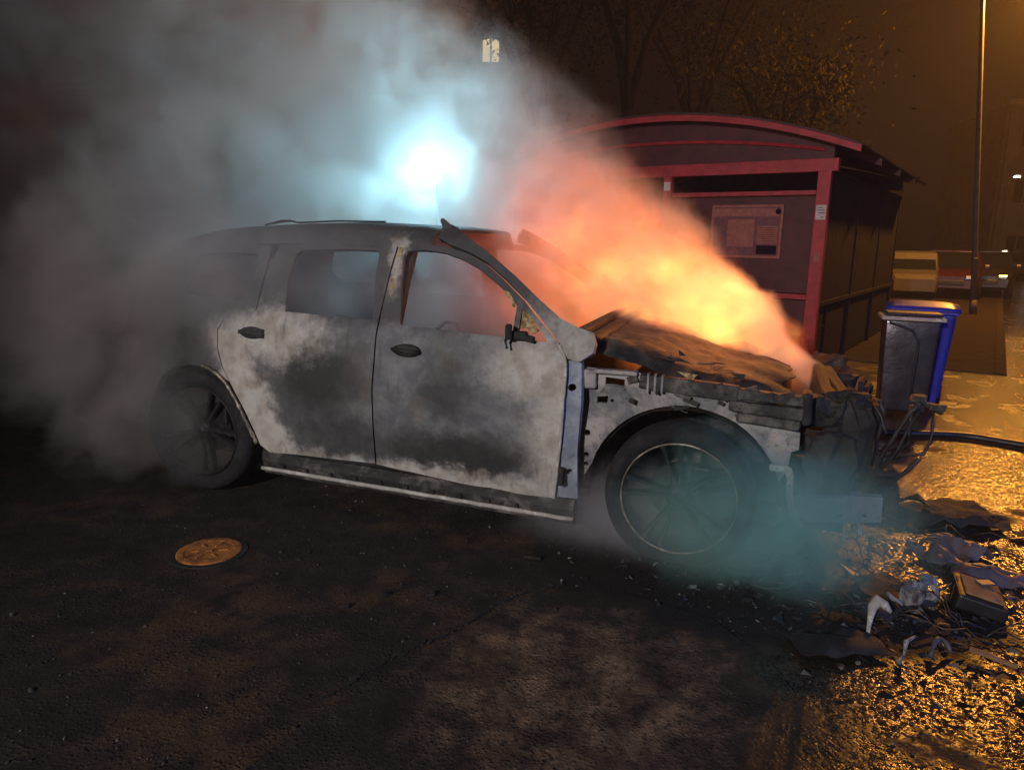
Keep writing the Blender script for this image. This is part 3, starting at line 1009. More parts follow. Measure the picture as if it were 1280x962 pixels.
# wheels
def make_wheel(x, y, z, Rt, sgn, spin, black=False):
    w = empty('wheel')
    w.parent = car
    w.location = (x, sgn * y, z)
    w.rotation_euler = (0, 0, 0 if sgn < 0 else math.pi)
    bm = bmesh.new()
    ri = .292
    prof = [(ri, .10), (ri - .004, -.075), (ri + .004, -.10), (ri + .03, -.118), (Rt - .03, -.115), (Rt - .006, -.095), (Rt, -.05), (Rt, .06), (Rt - .03, .11), (ri, .11)]
    lathe(bm, prof, 56)
    for v in bm.verts:
        rr = math.hypot(v.co.x, v.co.z)
        v.co += Vector(mnoise.noise_vector(v.co * 8)) * .006
        if v.co.z + z < .006: v.co.z = .006 - z
    link_bm('tyre', bm, M['tyre'], w, True)
    bm = bmesh.new()
    lathe(bm, [(ri - .012, .10), (ri - .022, -.02), (ri - .018, -.075), (ri - .012, -.095), (ri - .004, -.098), (ri, -.092), (ri, .10)], 56)
    link_bm('rim', bm, M['tyre' if black else 'rim'], w, True)
    bm = bmesh.new()
    lathe(bm, [(ri - .013, -.096), (ri - .011, -.1015), (ri - .004, -.1015), (ri - .003, -.096)], 64)
    link_bm('rim_edge', bm, M['rim' if black else 'lip'], w, True)
    bm = bmesh.new()
    lathe(bm, [(.001, -.078), (.022, -.078), (.026, -.07), (.034, -.072), (.062, -.062), (.07, -.03), (.07, .05)], 28)
    for k in range(5):
        a = k * math.tau / 5 + .3
        lathe(bm, [(.001, -.07), (.008, -.07), (.009, -.05)], 8, 'y', (.045 * math.cos(a), 0, .045 * math.sin(a)))
    link_bm('hub', bm, M['rim'], w, True)
    bm = bmesh.new()
    lathe(bm, [(.05, .02), (.155, .02), (.155, .045), (.05, .045)], 36)
    box(bm, (.10, .03, .09), (.10, .08, .12), bevel=.015)
    link_bm('brake_disc', bm, M['rim'], w)
    sp = None
    for k in range(5):
        for e in (-1, 1):
            if sp is None:
                bm = bmesh.new()
                rws = []
                for f in (0, .25, .5, .75, 1):
                    rr = .05 + f * (.278 - .05)
                    wd = .016 - .005 * math.sin(f * math.pi)
                    yy = -.062 - .022 * f + .012 * math.sin(f * math.pi)
                    rws.append([bm.verts.new((rr, yy + b, a * wd)) for a, b in ((-1, .012), (-.55, 0), (.55, 0), (1, .012), (.8, .05), (-.8, .05))])
                for a, b in zip(rws[:-1], rws[1:]):
                    for j in range(6): bm.faces.new((a[j], a[(j + 1) % 6], b[(j + 1) % 6], b[j]))
                sp = link_bm('spoke', bm, M['tyre' if black else 'rim'], w)
                o = sp
            else:
                o = inst(sp, w)
            o.rotation_euler = (0, -(spin + k * math.tau / 5 + e * .165), 0)
    return w


make_wheel(2.955, .865, .345, .372, -1, R(100))
make_wheel(.03, .865, .400, .385, -1, R(60), True)
make_wheel(2.955, .865, .345, .372, 1, R(20))
make_wheel(.03, .865, .400, .385, 1, R(0))

# ------------------------------------------------------------------ bin shelter
SA = R(35)
sd = Vector((math.cos(SA), -math.sin(SA), 0))      # to the right along the front
sn = Vector((math.sin(SA), math.cos(SA), 0))       # back along the side
SP = Vector((3.74, 8.75, 0))
sh = empty('bin_shelter', SP, -SA)
tag(sh, 'red framed bin shelter with curved roof and notice board behind the burning car', 'shelter')
# local axes: -x along the front to the left, +y back
WID, DEP = 4.6, 6.0


def sbox(name, c, s, mat, parent=sh, bevel=.006):
    bm = bmesh.new()
    box(bm, c, s, bevel=bevel)
    return link_bm(name, bm, mat, parent)


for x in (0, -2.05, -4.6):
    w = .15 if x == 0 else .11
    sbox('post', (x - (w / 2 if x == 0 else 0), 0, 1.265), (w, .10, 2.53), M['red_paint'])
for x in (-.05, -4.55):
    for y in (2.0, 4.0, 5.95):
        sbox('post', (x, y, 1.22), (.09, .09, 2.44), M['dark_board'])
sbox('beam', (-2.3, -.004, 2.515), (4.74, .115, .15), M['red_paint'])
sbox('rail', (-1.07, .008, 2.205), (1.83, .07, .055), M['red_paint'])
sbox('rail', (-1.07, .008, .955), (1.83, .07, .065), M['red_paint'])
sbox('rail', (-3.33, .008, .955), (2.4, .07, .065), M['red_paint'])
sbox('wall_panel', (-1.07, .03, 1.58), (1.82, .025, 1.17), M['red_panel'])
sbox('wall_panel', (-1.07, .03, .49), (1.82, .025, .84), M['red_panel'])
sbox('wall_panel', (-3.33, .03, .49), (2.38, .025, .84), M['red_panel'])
# back wall boards and side wall boards
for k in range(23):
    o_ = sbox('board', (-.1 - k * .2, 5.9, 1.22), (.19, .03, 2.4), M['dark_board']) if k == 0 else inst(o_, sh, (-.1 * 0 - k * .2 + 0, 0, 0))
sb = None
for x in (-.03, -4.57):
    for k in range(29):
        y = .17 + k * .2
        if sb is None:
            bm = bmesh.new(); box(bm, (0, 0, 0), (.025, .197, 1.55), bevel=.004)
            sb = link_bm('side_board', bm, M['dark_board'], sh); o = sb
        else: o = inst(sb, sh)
        o.location = (x, y, 1.66)
lb = None
for k in range(29):
    if k in (2,): continue
    y = .17 + k * .2
    if lb is None:
        bm = bmesh.new(); box(bm, (0, 0, 0), (.025, .196, .82), bevel=.004)
        lb = link_bm('lower_side_board', bm, M['dark_board'], sh); o = lb
    else: o = inst(lb, sh)
    o.location = (-.05, y, .44)
sbox('side_rail', (-.025, 3.0, .87), (.05, 5.9, .06), M['dark_board'])
sbox('side_rail', (-.028, 3.0, 2.455), (.07, 5.9, .06), M['dark_board'])
sbox('side_rail', (-4.575, 3.0, 2.455), (.07, 5.9, .06), M['dark_board'])


def arch_z(x, e=2.62, rise=.50):
    f = (x + 2.3) / 2.62
    return e + rise * (1 - f * f)


# roof sheets: curved strips, lapped front to back
nx = 28
for j in range(6):
    bm = bmesh.new()
    y0, y1 = -.28 + j * 1.10, -.28 + (j + 1) * 1.10 + .05
    rows = []
    for i in range(nx + 1):
        x = -4.92 + i * 5.24 / nx
        z = arch_z(x) + .10 + (.006 if j % 2 else 0)
        rows.append([bm.verts.new((x, y0, z)), bm.verts.new((x, y1, z))])
    for a, b in zip(rows[:-1], rows[1:]): bm.faces.new((a[0], a[1], b[1], b[0]))
    thicken(bm, .02)
    link_bm('roof_sheet', bm, M['roof_sheet'], sh)


def arch_beam(name, y, dz, h, d, mat):
    bm = bmesh.new()
    rows = []
    for i in range(nx + 1):
        x = -4.92 + i * 5.24 / nx
        z = arch_z(x) + dz
        rows.append([bm.verts.new((x, y, z - h)), bm.verts.new((x, y, z)), bm.verts.new((x, y + d, z)), bm.verts.new((x, y + d, z - h))])
    for a, b in zip(rows[:-1], rows[1:]):
        for k in range(4): bm.faces.new((a[k], a[(k + 1) % 4], b[(k + 1) % 4], b[k]))
    bm.faces.new(rows[0]); bm.faces.new(rows[-1][::-1])
    return link_bm(name, bm, mat, sh)


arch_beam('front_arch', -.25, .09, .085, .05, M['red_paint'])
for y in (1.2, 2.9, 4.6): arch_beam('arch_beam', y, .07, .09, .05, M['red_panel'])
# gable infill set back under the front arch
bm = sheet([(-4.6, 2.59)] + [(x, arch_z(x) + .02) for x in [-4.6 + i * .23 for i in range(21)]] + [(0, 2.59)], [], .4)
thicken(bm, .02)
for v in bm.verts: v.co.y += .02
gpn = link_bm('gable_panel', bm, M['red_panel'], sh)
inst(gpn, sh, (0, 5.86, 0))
bm = bmesh.new()
tube(bm, [(x, -.03, 2.62 + .24 * (1 - ((x + 2.3) / 2.5) ** 2) + .02) for x in [-4.5 + i * .22 for i in range(21)]], .022, 6)
link_bm('gable_rib', bm, M['red_paint'], sh)
# notice board
nb = sbox('notice_board', (-.965, .002, 1.74), (.90, .03, .66), M['paper_dark'], bevel=.008)
sbox('notice_frame', (-.965, -.012, 2.055), (.90, .022, .03), M['paper_rose'], nb, .003)
sbox('notice_frame', (-.965, -.012, 1.425), (.90, .022, .03), M['paper_rose'], nb, .003)
sbox('notice_frame', (-.53, -.012, 1.74), (.035, .022, .60), M['paper_rose'], nb, .003)
sbox('notice_frame', (-1.40, -.012, 1.74), (.035, .022, .60), M['paper_rose'], nb, .003)
sbox('heading_strip', (-.97, -.016, 1.975), (.82, .008, .10), M['paper_rose'], nb, .002)
sbox('notice_sheet', (-.69, -.016, 1.70), (.25, .008, .22), M['paper_rose'], nb, .002)
sbox('notice_sheet', (-1.03, -.016, 1.72), (.34, .008, .34), M['paper_rose'], nb, .002)
sbox('notice_photo', (-.69, -.016, 1.515), (.25, .008, .11), M['dark_board'], nb, .002)
bm = bmesh.new()
lathe(bm, [(.001, -.026), (.036, -.026), (.036, -.018)], 20, 'y', (-.575, 0, 1.985))
link_bm('round_emblem', bm, M['dark_board'], nb)
bm = bmesh.new()
for k in range(7): box(bm, (-.69, -.0215, 1.785 - k * .027), (.20 - .05 * (k % 3 == 2), .002, .006))
tag(link_bm('printed_lines', bm, M['dark_board'], nb), kind='stuff')
st = sbox('post_sticker', (-.075, -.0525, 1.97), (.115, .004, .17), M['paper'], bevel=.0)
bm = bmesh.new()
for k, (zz, ww) in enumerate(((2.025, .05), (1.995, .08), (1.965, .075), (1.915, .03))): box(bm, (-.085 + .01 * k, -.0555, zz), (ww, .002, .008))
tag(link_bm('sticker_print', bm, M['dark_board'], st), kind='stuff')
sbox('post_sticker', (-2.05, -.0535, 2.32), (.085, .004, .11), M['paper'], bevel=.0)
sbox('post_scuff', (-.07, -.0515, 1.44), (.07, .003, .10), M['paper_rose'], bevel=0)
bm = bmesh.new()
lathe(bm, [(.001, .03), (.02, .026), (.028, 0), (.02, -.01)], 12, 'z', (.30, 5.3, 2.75))
link_bm('eave_cap', bm, M['chrome'], sh)


# ------------------------------------------------------------------ bins
def bin_body(bm, w0, d0, w1, d1, h, z0=.06):
    a = [bm.verts.new((sx * w0 / 2, sy * d0 / 2, z0)) for sx, sy in ((-1, -1), (1, -1), (1, 1), (-1, 1))]
    b = [bm.verts.new((sx * w1 / 2, sy * d1 / 2, h)) for sx, sy in ((-1, -1), (1, -1), (1, 1), (-1, 1))]
    bm.faces.new(a[::-1]); bm.faces.new(b)
    for k in range(4): bm.faces.new((a[k], a[(k + 1) % 4], b[(k + 1) % 4], b[k]))
    bmesh.ops.bevel(bm, geom=bm.edges[:], offset=.03, segments=3, affect='EDGES', profile=.6)


wb = empty('wheelie_bin', (4.10, 7.18, 0), R(-28))
tag(wb, 'dark blue plastic wheelie bin with blue lid behind the steel bin', 'bin')
bm = bmesh.new(); bin_body(bm, .44, .50, .57, .68, .97)
link_bm('bin_body', bm, M['bin_blue'], wb, False)
for k, x in enumerate((-.2, 0, .2)):
    bm = bmesh.new()
    tube(bm, [(x * .8, -.262, .12), (x, -.338, .92)], .015, 6)
    link_bm('rib', bm, M['bin_blue'], wb)
for k, y in enumerate((-.18, 0.0, .18)):
    bm = bmesh.new()
    tube(bm, [(.228, y * .8, .12), (.287, y, .92)], .016, 6)
    link_bm('rib', bm, M['bin_blue'], wb)
bm = bmesh.new()
box(bm, (0, 0, .975), (.62, .74, .05), bevel=.015)
link_bm('rim_band', bm, M['bin_blue'], wb)
bm = bmesh.new()
rows = []
for i in range(9):
    f = i / 8 * 2 - 1
    rows.append([bm.verts.new((-.32 + .64 * k / 8, f * .385, 1.005 + .055 * (1 - f * f) * (1 - .5 * (k / 4 - 1) ** 4))) for k in range(9)])
for a, b in zip(rows[:-1], rows[1:]):
    for k in range(8): bm.faces.new((a[k], a[k + 1], b[k + 1], b[k]))
thicken(bm, .02)
lid = link_bm('lid', bm, M['bin_blue'], wb, True)
bm = bmesh.new()
tube(bm, [(-.25, .40, .98), (-.25, .45, 1.0), (.25, .45, 1.0), (.25, .40, .98)], .016, 8)
link_bm('handle', bm, M['bin_dark'], wb, True)
for sx in (-1, 1):
    bm = bmesh.new()
    lathe(bm, [(.02, -.03), (.10, -.03), (.10, .03), (.02, .03)], 24, 'x', (sx * .25, .24, .10))
    link_bm('wheel', bm, M['bin_dark'], wb, True)

sbn = empty('steel_bin', (3.78, 6.77, 0), R(-22))
tag(sbn, 'dented shiny steel bin with pale rim in front of the blue wheelie bin', 'bin')
bm = bmesh.new(); bin_body(bm, .40, .34, .46, .38, .92, .05)
bmesh.ops.subdivide_edges(bm, edges=bm.edges[:], cuts=3, use_grid_fill=True)
for v in bm.verts: v.co.y += .012 * mnoise.noise(Vector((v.co.x * 7, v.co.z * 5, 3)))
link_bm('bin_body', bm, M['steel'], sbn, True)
bm = bmesh.new(); box(bm, (0, 0, .935), (.53, .45, .035), bevel=.010)
link_bm('rim_band', bm, M['ashen'], sbn)
bm = bmesh.new(); box(bm, (.01, .02, .972), (.47, .38, .03), bevel=.012)
link_bm('lid', bm, M['bin_dark'], sbn)
bm = bmesh.new()
tube(bm, [Vector((-.20, -.24, .90)), Vector((-.12, -.25, .88)), Vector((.0, -.25, .83)), Vector((.055, -.245, .74)), Vector((.06, -.235, .6)), Vector((.05, -.23, .35)), Vector((.06, -.22, .2))], .011, 7)
link_bm('bent_handle', bm, M['bin_dark'], sbn, True)

# ------------------------------------------------------------------ hose
bm = bmesh.new()
hp = [(2.7, 6.0), (3.05, 5.93), (3.38, 5.87), (3.62, 5.87), (3.85, 5.84), (4.05, 5.66), (4.25, 5.48), (4.7, 5.2), (5.6, 4.9)]
hp = smooth_poly(hp, 3)
tube(bm, [(x, y, .032) for x, y in hp], .030, 10)
tag(link_bm('fire_hose', bm, M['rubber'], None, True), 'black hose running across the wet road to the right', 'hose')

# ------------------------------------------------------------------ rusty cover
mc = empty('manhole_cover', (-1.535, 3.395, .0), .2)
tag(mc, 'round rusty orange iron cover lying on the dark asphalt', 'manhole cover')
bm = bmesh.new()
lathe(bm, [(.001, .010), (.118, .010), (.122, .014), (.150, .014), (.158, .011), (.160, -.01)], 48, 'z')
link_bm('cover_plate', bm, M['rust'], mc)
bm = bmesh.new()
for a in range(6):
    box(bm, (.07 * math.cos(a * math.pi / 3), .07 * math.sin(a * math.pi / 3), .012), (.05, .012, .008), rotz(a * math.pi / 3), .002)
box(bm, (0, 0, .013), (.035, .02, .008), bevel=.003)
link_bm('cast_ribs', bm, M['rust'], mc)
bm = bmesh.new()
lathe(bm, [(.163, -.01), (.163, .008), (.185, .006), (.188, -.01)], 48, 'z')
link_bm('frame_ring', bm, M['char'], mc)


# ------------------------------------------------------------------ debris
def crumple(name, cx, cy, sx, sy, sz, mat, label, seed, n=16, cat='debris', rot=0, amp=1.0):
    bm = bmesh.new()
    rows = []
    for i in range(n + 1):
        row = []
        for k in range(n + 1):
            x, y = (i / n - .5) * sx, (k / n - .5) * sy
            e = max(0, 1 - (abs(i / n - .5) * 2) ** 3) * max(0, 1 - (abs(k / n - .5) * 2) ** 3)
            p = Vector((x * 9, y * 9, seed))
            z = sz * (.25 + .5 * e + .55 * amp * mnoise.noise(p) + .3 * amp * mnoise.noise(p * 2.6))
            row.append(bm.verts.new((x + .03 * mnoise.noise(p * .7 + Vector((9, 0, 0))), y + .03 * mnoise.noise(p * .7 + Vector((0, 9, 0))), max(.002, z))))
        rows.append(row)
    for a, b in zip(rows[:-1], rows[1:]):
        for k in range(n): bm.faces.new((a[k], a[k + 1], b[k + 1], b[k]))
    bmesh.ops.delete(bm, geom=[f for f in bm.faces if mnoise.noise(f.calc_center_median() * 9 + Vector((seed, 0, 0))) > .42], context='FACES')
    thicken(bm, .006)
    o = link_bm(name, bm, mat, None, True, (cx, cy, .004))
    o.rotation_euler = (0, 0, rot)
    edge_split(o, 40)
    return tag(o, label, cat)


crumple('melted_plastic_scrap', 2.30, 3.50, .34, .28, .10, M['cloth'], 'crumpled grey violet plastic scrap on the wet road beyond the car nose', 3, 18, 'debris', .4, 1.3)
crumple('melted_plastic_scrap', 2.36, 3.24, .30, .16, .07, M['cloth'], 'flat torn grey strip in front of the crumpled violet panel', 12, 16, 'debris', -.5, 1.0)
crumple('burnt_sheet', 2.52, 4.05, .75, .38, .10, M['char'], 'large black charred sheet lying by the car nose near the hose', 21, 18, 'debris', -.2, .8)
crumple('burnt_sheet', 3.10, 3.72, .55, .22, .07, M['char'], 'black charred scrap at the right edge of the wet road', 27, 14, 'debris', .1, .9)
crumple('burnt_sheet', 1.70, 3.02, .42, .32, .08, M['char'], 'black burnt scrap under the pale engine casting', 33, 16, 'debris', .3, .9)
crumple('burnt_sheet', 1.33, 2.62, .34, .17, .05, M['char'], 'thin charred sheet lying in front of the small white curl', 39, 16, 'debris', .1, .8)
# broken flat box
cb = empty('broken_lamp_unit', (2.13, 2.98, .0), R(-25))
tag(cb, 'dark broken box shaped lamp unit lying right of the pale casting', 'debris')
bm = bmesh.new()
box(bm, (0, 0, .045), (.20, .26, .07), Matrix.Rotation(.18, 3, 'Y'), .012)
link_bm('housing', bm, M['dark_plastic'], cb)
bm = bmesh.new()
box(bm, (.01, .0, .086), (.15, .20, .012), Matrix.Rotation(.18, 3, 'Y'), .004)
link_bm('lens', bm, M['wood'], cb)
bm = bmesh.new()
box(bm, (.03, .05, .098), (.07, .05, .01), Matrix.Rotation(.5, 3, 'Z'), .003)
link_bm('broken_tab', bm, M['cloth'], cb)
# pale casting with holes
pc = empty('engine_casting', (1.83, 2.92, 0.07), R(20))
tag(pc, 'pale ash grey metal engine casting with square and round holes', 'debris')
bm = sheet([(-.10, -.02), (-.08, .05), (-.03, .075), (.02, .06), (.06, .09), (.11, .07), (.12, -.01), (.09, -.045), (.02, -.05), (-.05, -.06)],
           [circ(-.035, .015, .022, 12), [(.05, .01), (.05, .045), (.085, .045), (.085, .01)], circ(.01, -.02, .012, 10), circ(-.07, .02, .01, 8)], .02)
for v in bm.verts: v.co.y = .02 * mnoise.noise(v.co * 16) + .25 * v.co.z
thicken(bm, .02)
link_bm('casting_plate', bm, M['cast'], pc)
bm = bmesh.new()
lathe(bm, [(.020, -.03), (.030, -.03), (.030, .02), (.020, .02)], 18, 'y', (-.035, 0, .015))
link_bm('casting_boss', bm, M['cast'], pc)
for c_, s_ in (((.085, .0, -.05), (.02, .03, .08)), ((-.01, .0, -.06), (.016, .03, .06))):
    bm = bmesh.new(); box(bm, c_, s_, bevel=.004)
    link_bm('casting_lug', bm, M['cast'], pc)
bm = bmesh.new()
tube(bm, [(-.10, 0, -.02), (-.14, .02, .01), (-.16, .03, .03)], .010, 6)
link_bm('bent_stud', bm, M['cast'], pc)
# curl
bm = bmesh.new()
tube(bm, [(1.50, 2.70, .012), (1.52, 2.74, .03), (1.54, 2.77, .055), (1.56, 2.80, .085), (1.585, 2.81, .105), (1.61, 2.80, .095), (1.63, 2.78, .07)], [.007, .010, .013, .020, .026, .018, .008], 7)
for v in bm.verts: v.co += Vector(mnoise.noise_vector(v.co * 40)) * .006
tag(link_bm('melted_curl', bm, M['ashen'], None, True), 'small off white melted curl of plastic standing on the ground', 'debris')
# ring and pieces in the lower heap
bm = bmesh.new()
tube(bm, [(1.72 + .05 * math.cos(a), 2.57 + .03 * math.sin(a * 1.5), .012 + .05 * math.sin(a)) for a in [k * math.pi / 12 for k in range(13)]], [.006 + .006 * abs(math.sin(k * .7)) for k in range(13)], 7)
for v in bm.verts: v.co += Vector(mnoise.noise_vector(v.co * 35)) * .006
tag(link_bm('burnt_hoop', bm, M['cloth'], None, True), 'small burnt grey half hoop standing in the lower debris heap', 'debris')
bm = bmesh.new()
tube(bm, [(1.52, 2.50, .01), (1.555, 2.53, .03), (1.57, 2.55, .075), (1.61, 2.57, .085)], [.010, .006, .010, .005], 6)
for v in bm.verts: v.co += Vector(mnoise.noise_vector(v.co * 40)) * .005
tag(link_bm('twisted_strip', bm, M['cast'], None), 'thin twisted grey strip left of the burnt half hoop', 'debris')
bm = bmesh.new()
box(bm, (0, 0, 0), (.16, .022, .014), bevel=.003)
for v in bm.verts: v.co += Vector(mnoise.noise_vector(v.co * 12)) * .004
o = link_bm('wooden_stick', bm, M['wood'], None)
o.location = (1.90, 2.52, .03); o.rotation_euler = (0, .1, R(-38))
tag(o, 'short pale brown wooden stick at the edge of the wet patch', 'stick')
bm = bmesh.new()
box(bm, (0, 0, 0), (.30, .10, .05), bevel=.01)
for v in bm.verts: v.co += Vector(mnoise.noise_vector(v.co * 12)) * .01
o = link_bm('charred_block', bm, M['dark_plastic'], None)
o.location = (2.98, 3.66, .05); o.rotation_euler = (0, -.12, R(32))
tag(o, 'dark angular block of wreckage cut off by the right picture edge', 'debris')
# small flakes nobody could count
bm = bmesh.new()
for i in range(1100):
    a = rng.random()
    if a < .45: x, y = rng.gauss(1.75, .32), rng.gauss(2.85, .28)
    elif a < .75: x, y = rng.gauss(2.3, .4), rng.gauss(3.5, .4)
    else: x, y = rng.gauss(1.15, .40), rng.gauss(3.25, .24)
    s = rng.uniform(.005, .03) * (1 if rng.random() < .93 else 1.8)
    vs = [bm.verts.new((x + rng.uniform(-s, s), y + rng.uniform(-s, s), .004 + rng.random() * s * .9)) for _ in range(4)]
    try:
        bmesh.ops.convex_hull(bm, input=vs)
    except Exception:
        pass
t_ = NT('wreck_flakes'); tp = t_.coord()
M['flakes'] = t_.bsdf(t_.ramp(t_.noise(tp, 13, 2), [(.4, (.015, .015, .016)), (.58, (.045, .042, .046)), (.70, (.24, .23, .23))]), .5)
tag(link_bm('wreck_flakes', bm, M['flakes']), kind='stuff')
bm = bmesh.new()
for (x, y, rz_, sx, sy) in ((-.72, 2.86, .3, .05, .018), (-.36, 2.98, .2, .055, .03), (-.56, 2.97, .6, .035, .02), (.12, 3.38, -.2, .09, .03)):
    box(bm, (x, y, .012), (sx, sy, .016), rotz(rz_), .004)
for v in bm.verts: v.co += Vector(mnoise.noise_vector(v.co * 30)) * .005
tag(link_bm('grit_lumps', bm, M['patch']), kind='stuff')

# tangles of burnt wire
for (wx, wy, ws, lab) in ((1.98, 2.66, .16, 'tangle of thin burnt wires by the wooden stick'), (1.52, 3.10, .20, 'tangle of thin burnt wires between the car nose and the pale casting'), (2.55, 3.72, .20, 'tangle of thin burnt wires beyond the crumpled violet scrap')):
    bm = bmesh.new()
    for k in range(9):
        p = Vector((rng.gauss(0, ws * .4), rng.gauss(0, ws * .4), .012))
        d = rng.uniform(0, 6.3)
        pts = []
        for j in range(9):
            pts.append(p.copy())
            d += rng.uniform(-.9, .9)
            p = p + Vector((math.cos(d), math.sin(d), 0)) * ws * .28
            p.z = max(.008, min(.10, p.z + rng.uniform(-.03, .035)))
        tube(bm, pts, rng.uniform(.0025, .005), 5)
    o = link_bm('wire_tangle', bm, M['wire'], None, True, (wx, wy, 0))
    tag(o, lab, 'wires')

# ------------------------------------------------------------------ beacon
be = empty('warning_beacon', (BEACON.x, BEACON.y, 0))
tag(be, 'bright cyan blue emergency beacon glowing through the smoke behind the car roof', 'beacon')
bm = bmesh.new()
tube(bm, [(0, 0, .04), (0, 0, BEACON.z - .10)], .004, 8)
link_bm('mast', bm, M['white_paint'], be)
bm = bmesh.new()
lathe(bm, [(.0005, .04), (.20, .04), (.22, .02), (.22, .0)], 24, 'z')
link_bm('base_plate', bm, M['dark_plastic'], be)
bm = bmesh.new()
lathe(bm, [(.001, -.11), (.018, -.11), (.024, -.10), (.02, -.07)], 24, 'z', (0, 0, BEACON.z))
link_bm('lamp_foot', bm, M['white_paint'], be)
bm = bmesh.new()
lathe(bm, [(.001, -.075)] + [(.075 * math.cos(R(a_)), .075 * math.sin(R(a_))) for a_ in range(-75, 76, 15)] + [(.001, .075)], 24, 'z', (0, 0, BEACON.z))
bl = link_bm('lens', bm, M['beacon'], be, True)

# ------------------------------------------------------------------ street lamp on the right
sl = empty('street_lamp', (11.08, 17.2, 0))
tag(sl, 'tall thin grey street lamp post on the pavement at the right', 'street lamp')
bm = bmesh.new()
tube(bm, [(0, 0, 0), (-.04, 0, .35)], .080, 14)
link_bm('base_tube', bm, M['pole'], sl, True)
bm = bmesh.new()
tube(bm, [(0, 0, 0), (-.15, 0, 1.3), (-.46, 0, 4), (-.82, 0, 7.1), (-.70, -.02, 7.45), (-.35, -.06, 7.6), (.6, -.15, 7.62)], [.064, .062, .055, .045, .042, .04, .038], 12)
link_bm('pole', bm, M['pole'], sl, True)
bm = bmesh.new()
lathe(bm, [(.068, .0), (.078, .01), (.078, .05), (.058, .07)], 14, 'z', (-.148, 0, 1.28))
link_bm('collar', bm, M['pole'], sl)
bm = bmesh.new()
box(bm, (.92, -.20, 7.70), (.75, .30, .12), rotz(-.1), .04)
link_bm('lamp_head', bm, M['pole'], sl)


# ------------------------------------------------------------------ parked vehicles
def loft(bm, secs):
    rows = [[bm.verts.new(p) for p in s] for s in secs]
    n = len(rows[0])
    for a, b in zip(rows[:-1], rows[1:]):
        for k in range(n): bm.faces.new((a[k], a[(k + 1) % n], b[(k + 1) % n], b[k]))
    bm.faces.new(rows[0][::-1]); bm.faces.new(rows[-1])


def sec(x, hw, zb, zt, r_=.12):
    return [(x, -hw + r_ * .3, zb), (x, -hw, zb + r_), (x, -hw, zt - r_), (x, -hw + r_ * .6, zt), (x, hw - r_ * .6, zt), (x, hw, zt - r_), (x, hw, zb + r_), (x, hw - r_ * .3, zb)]


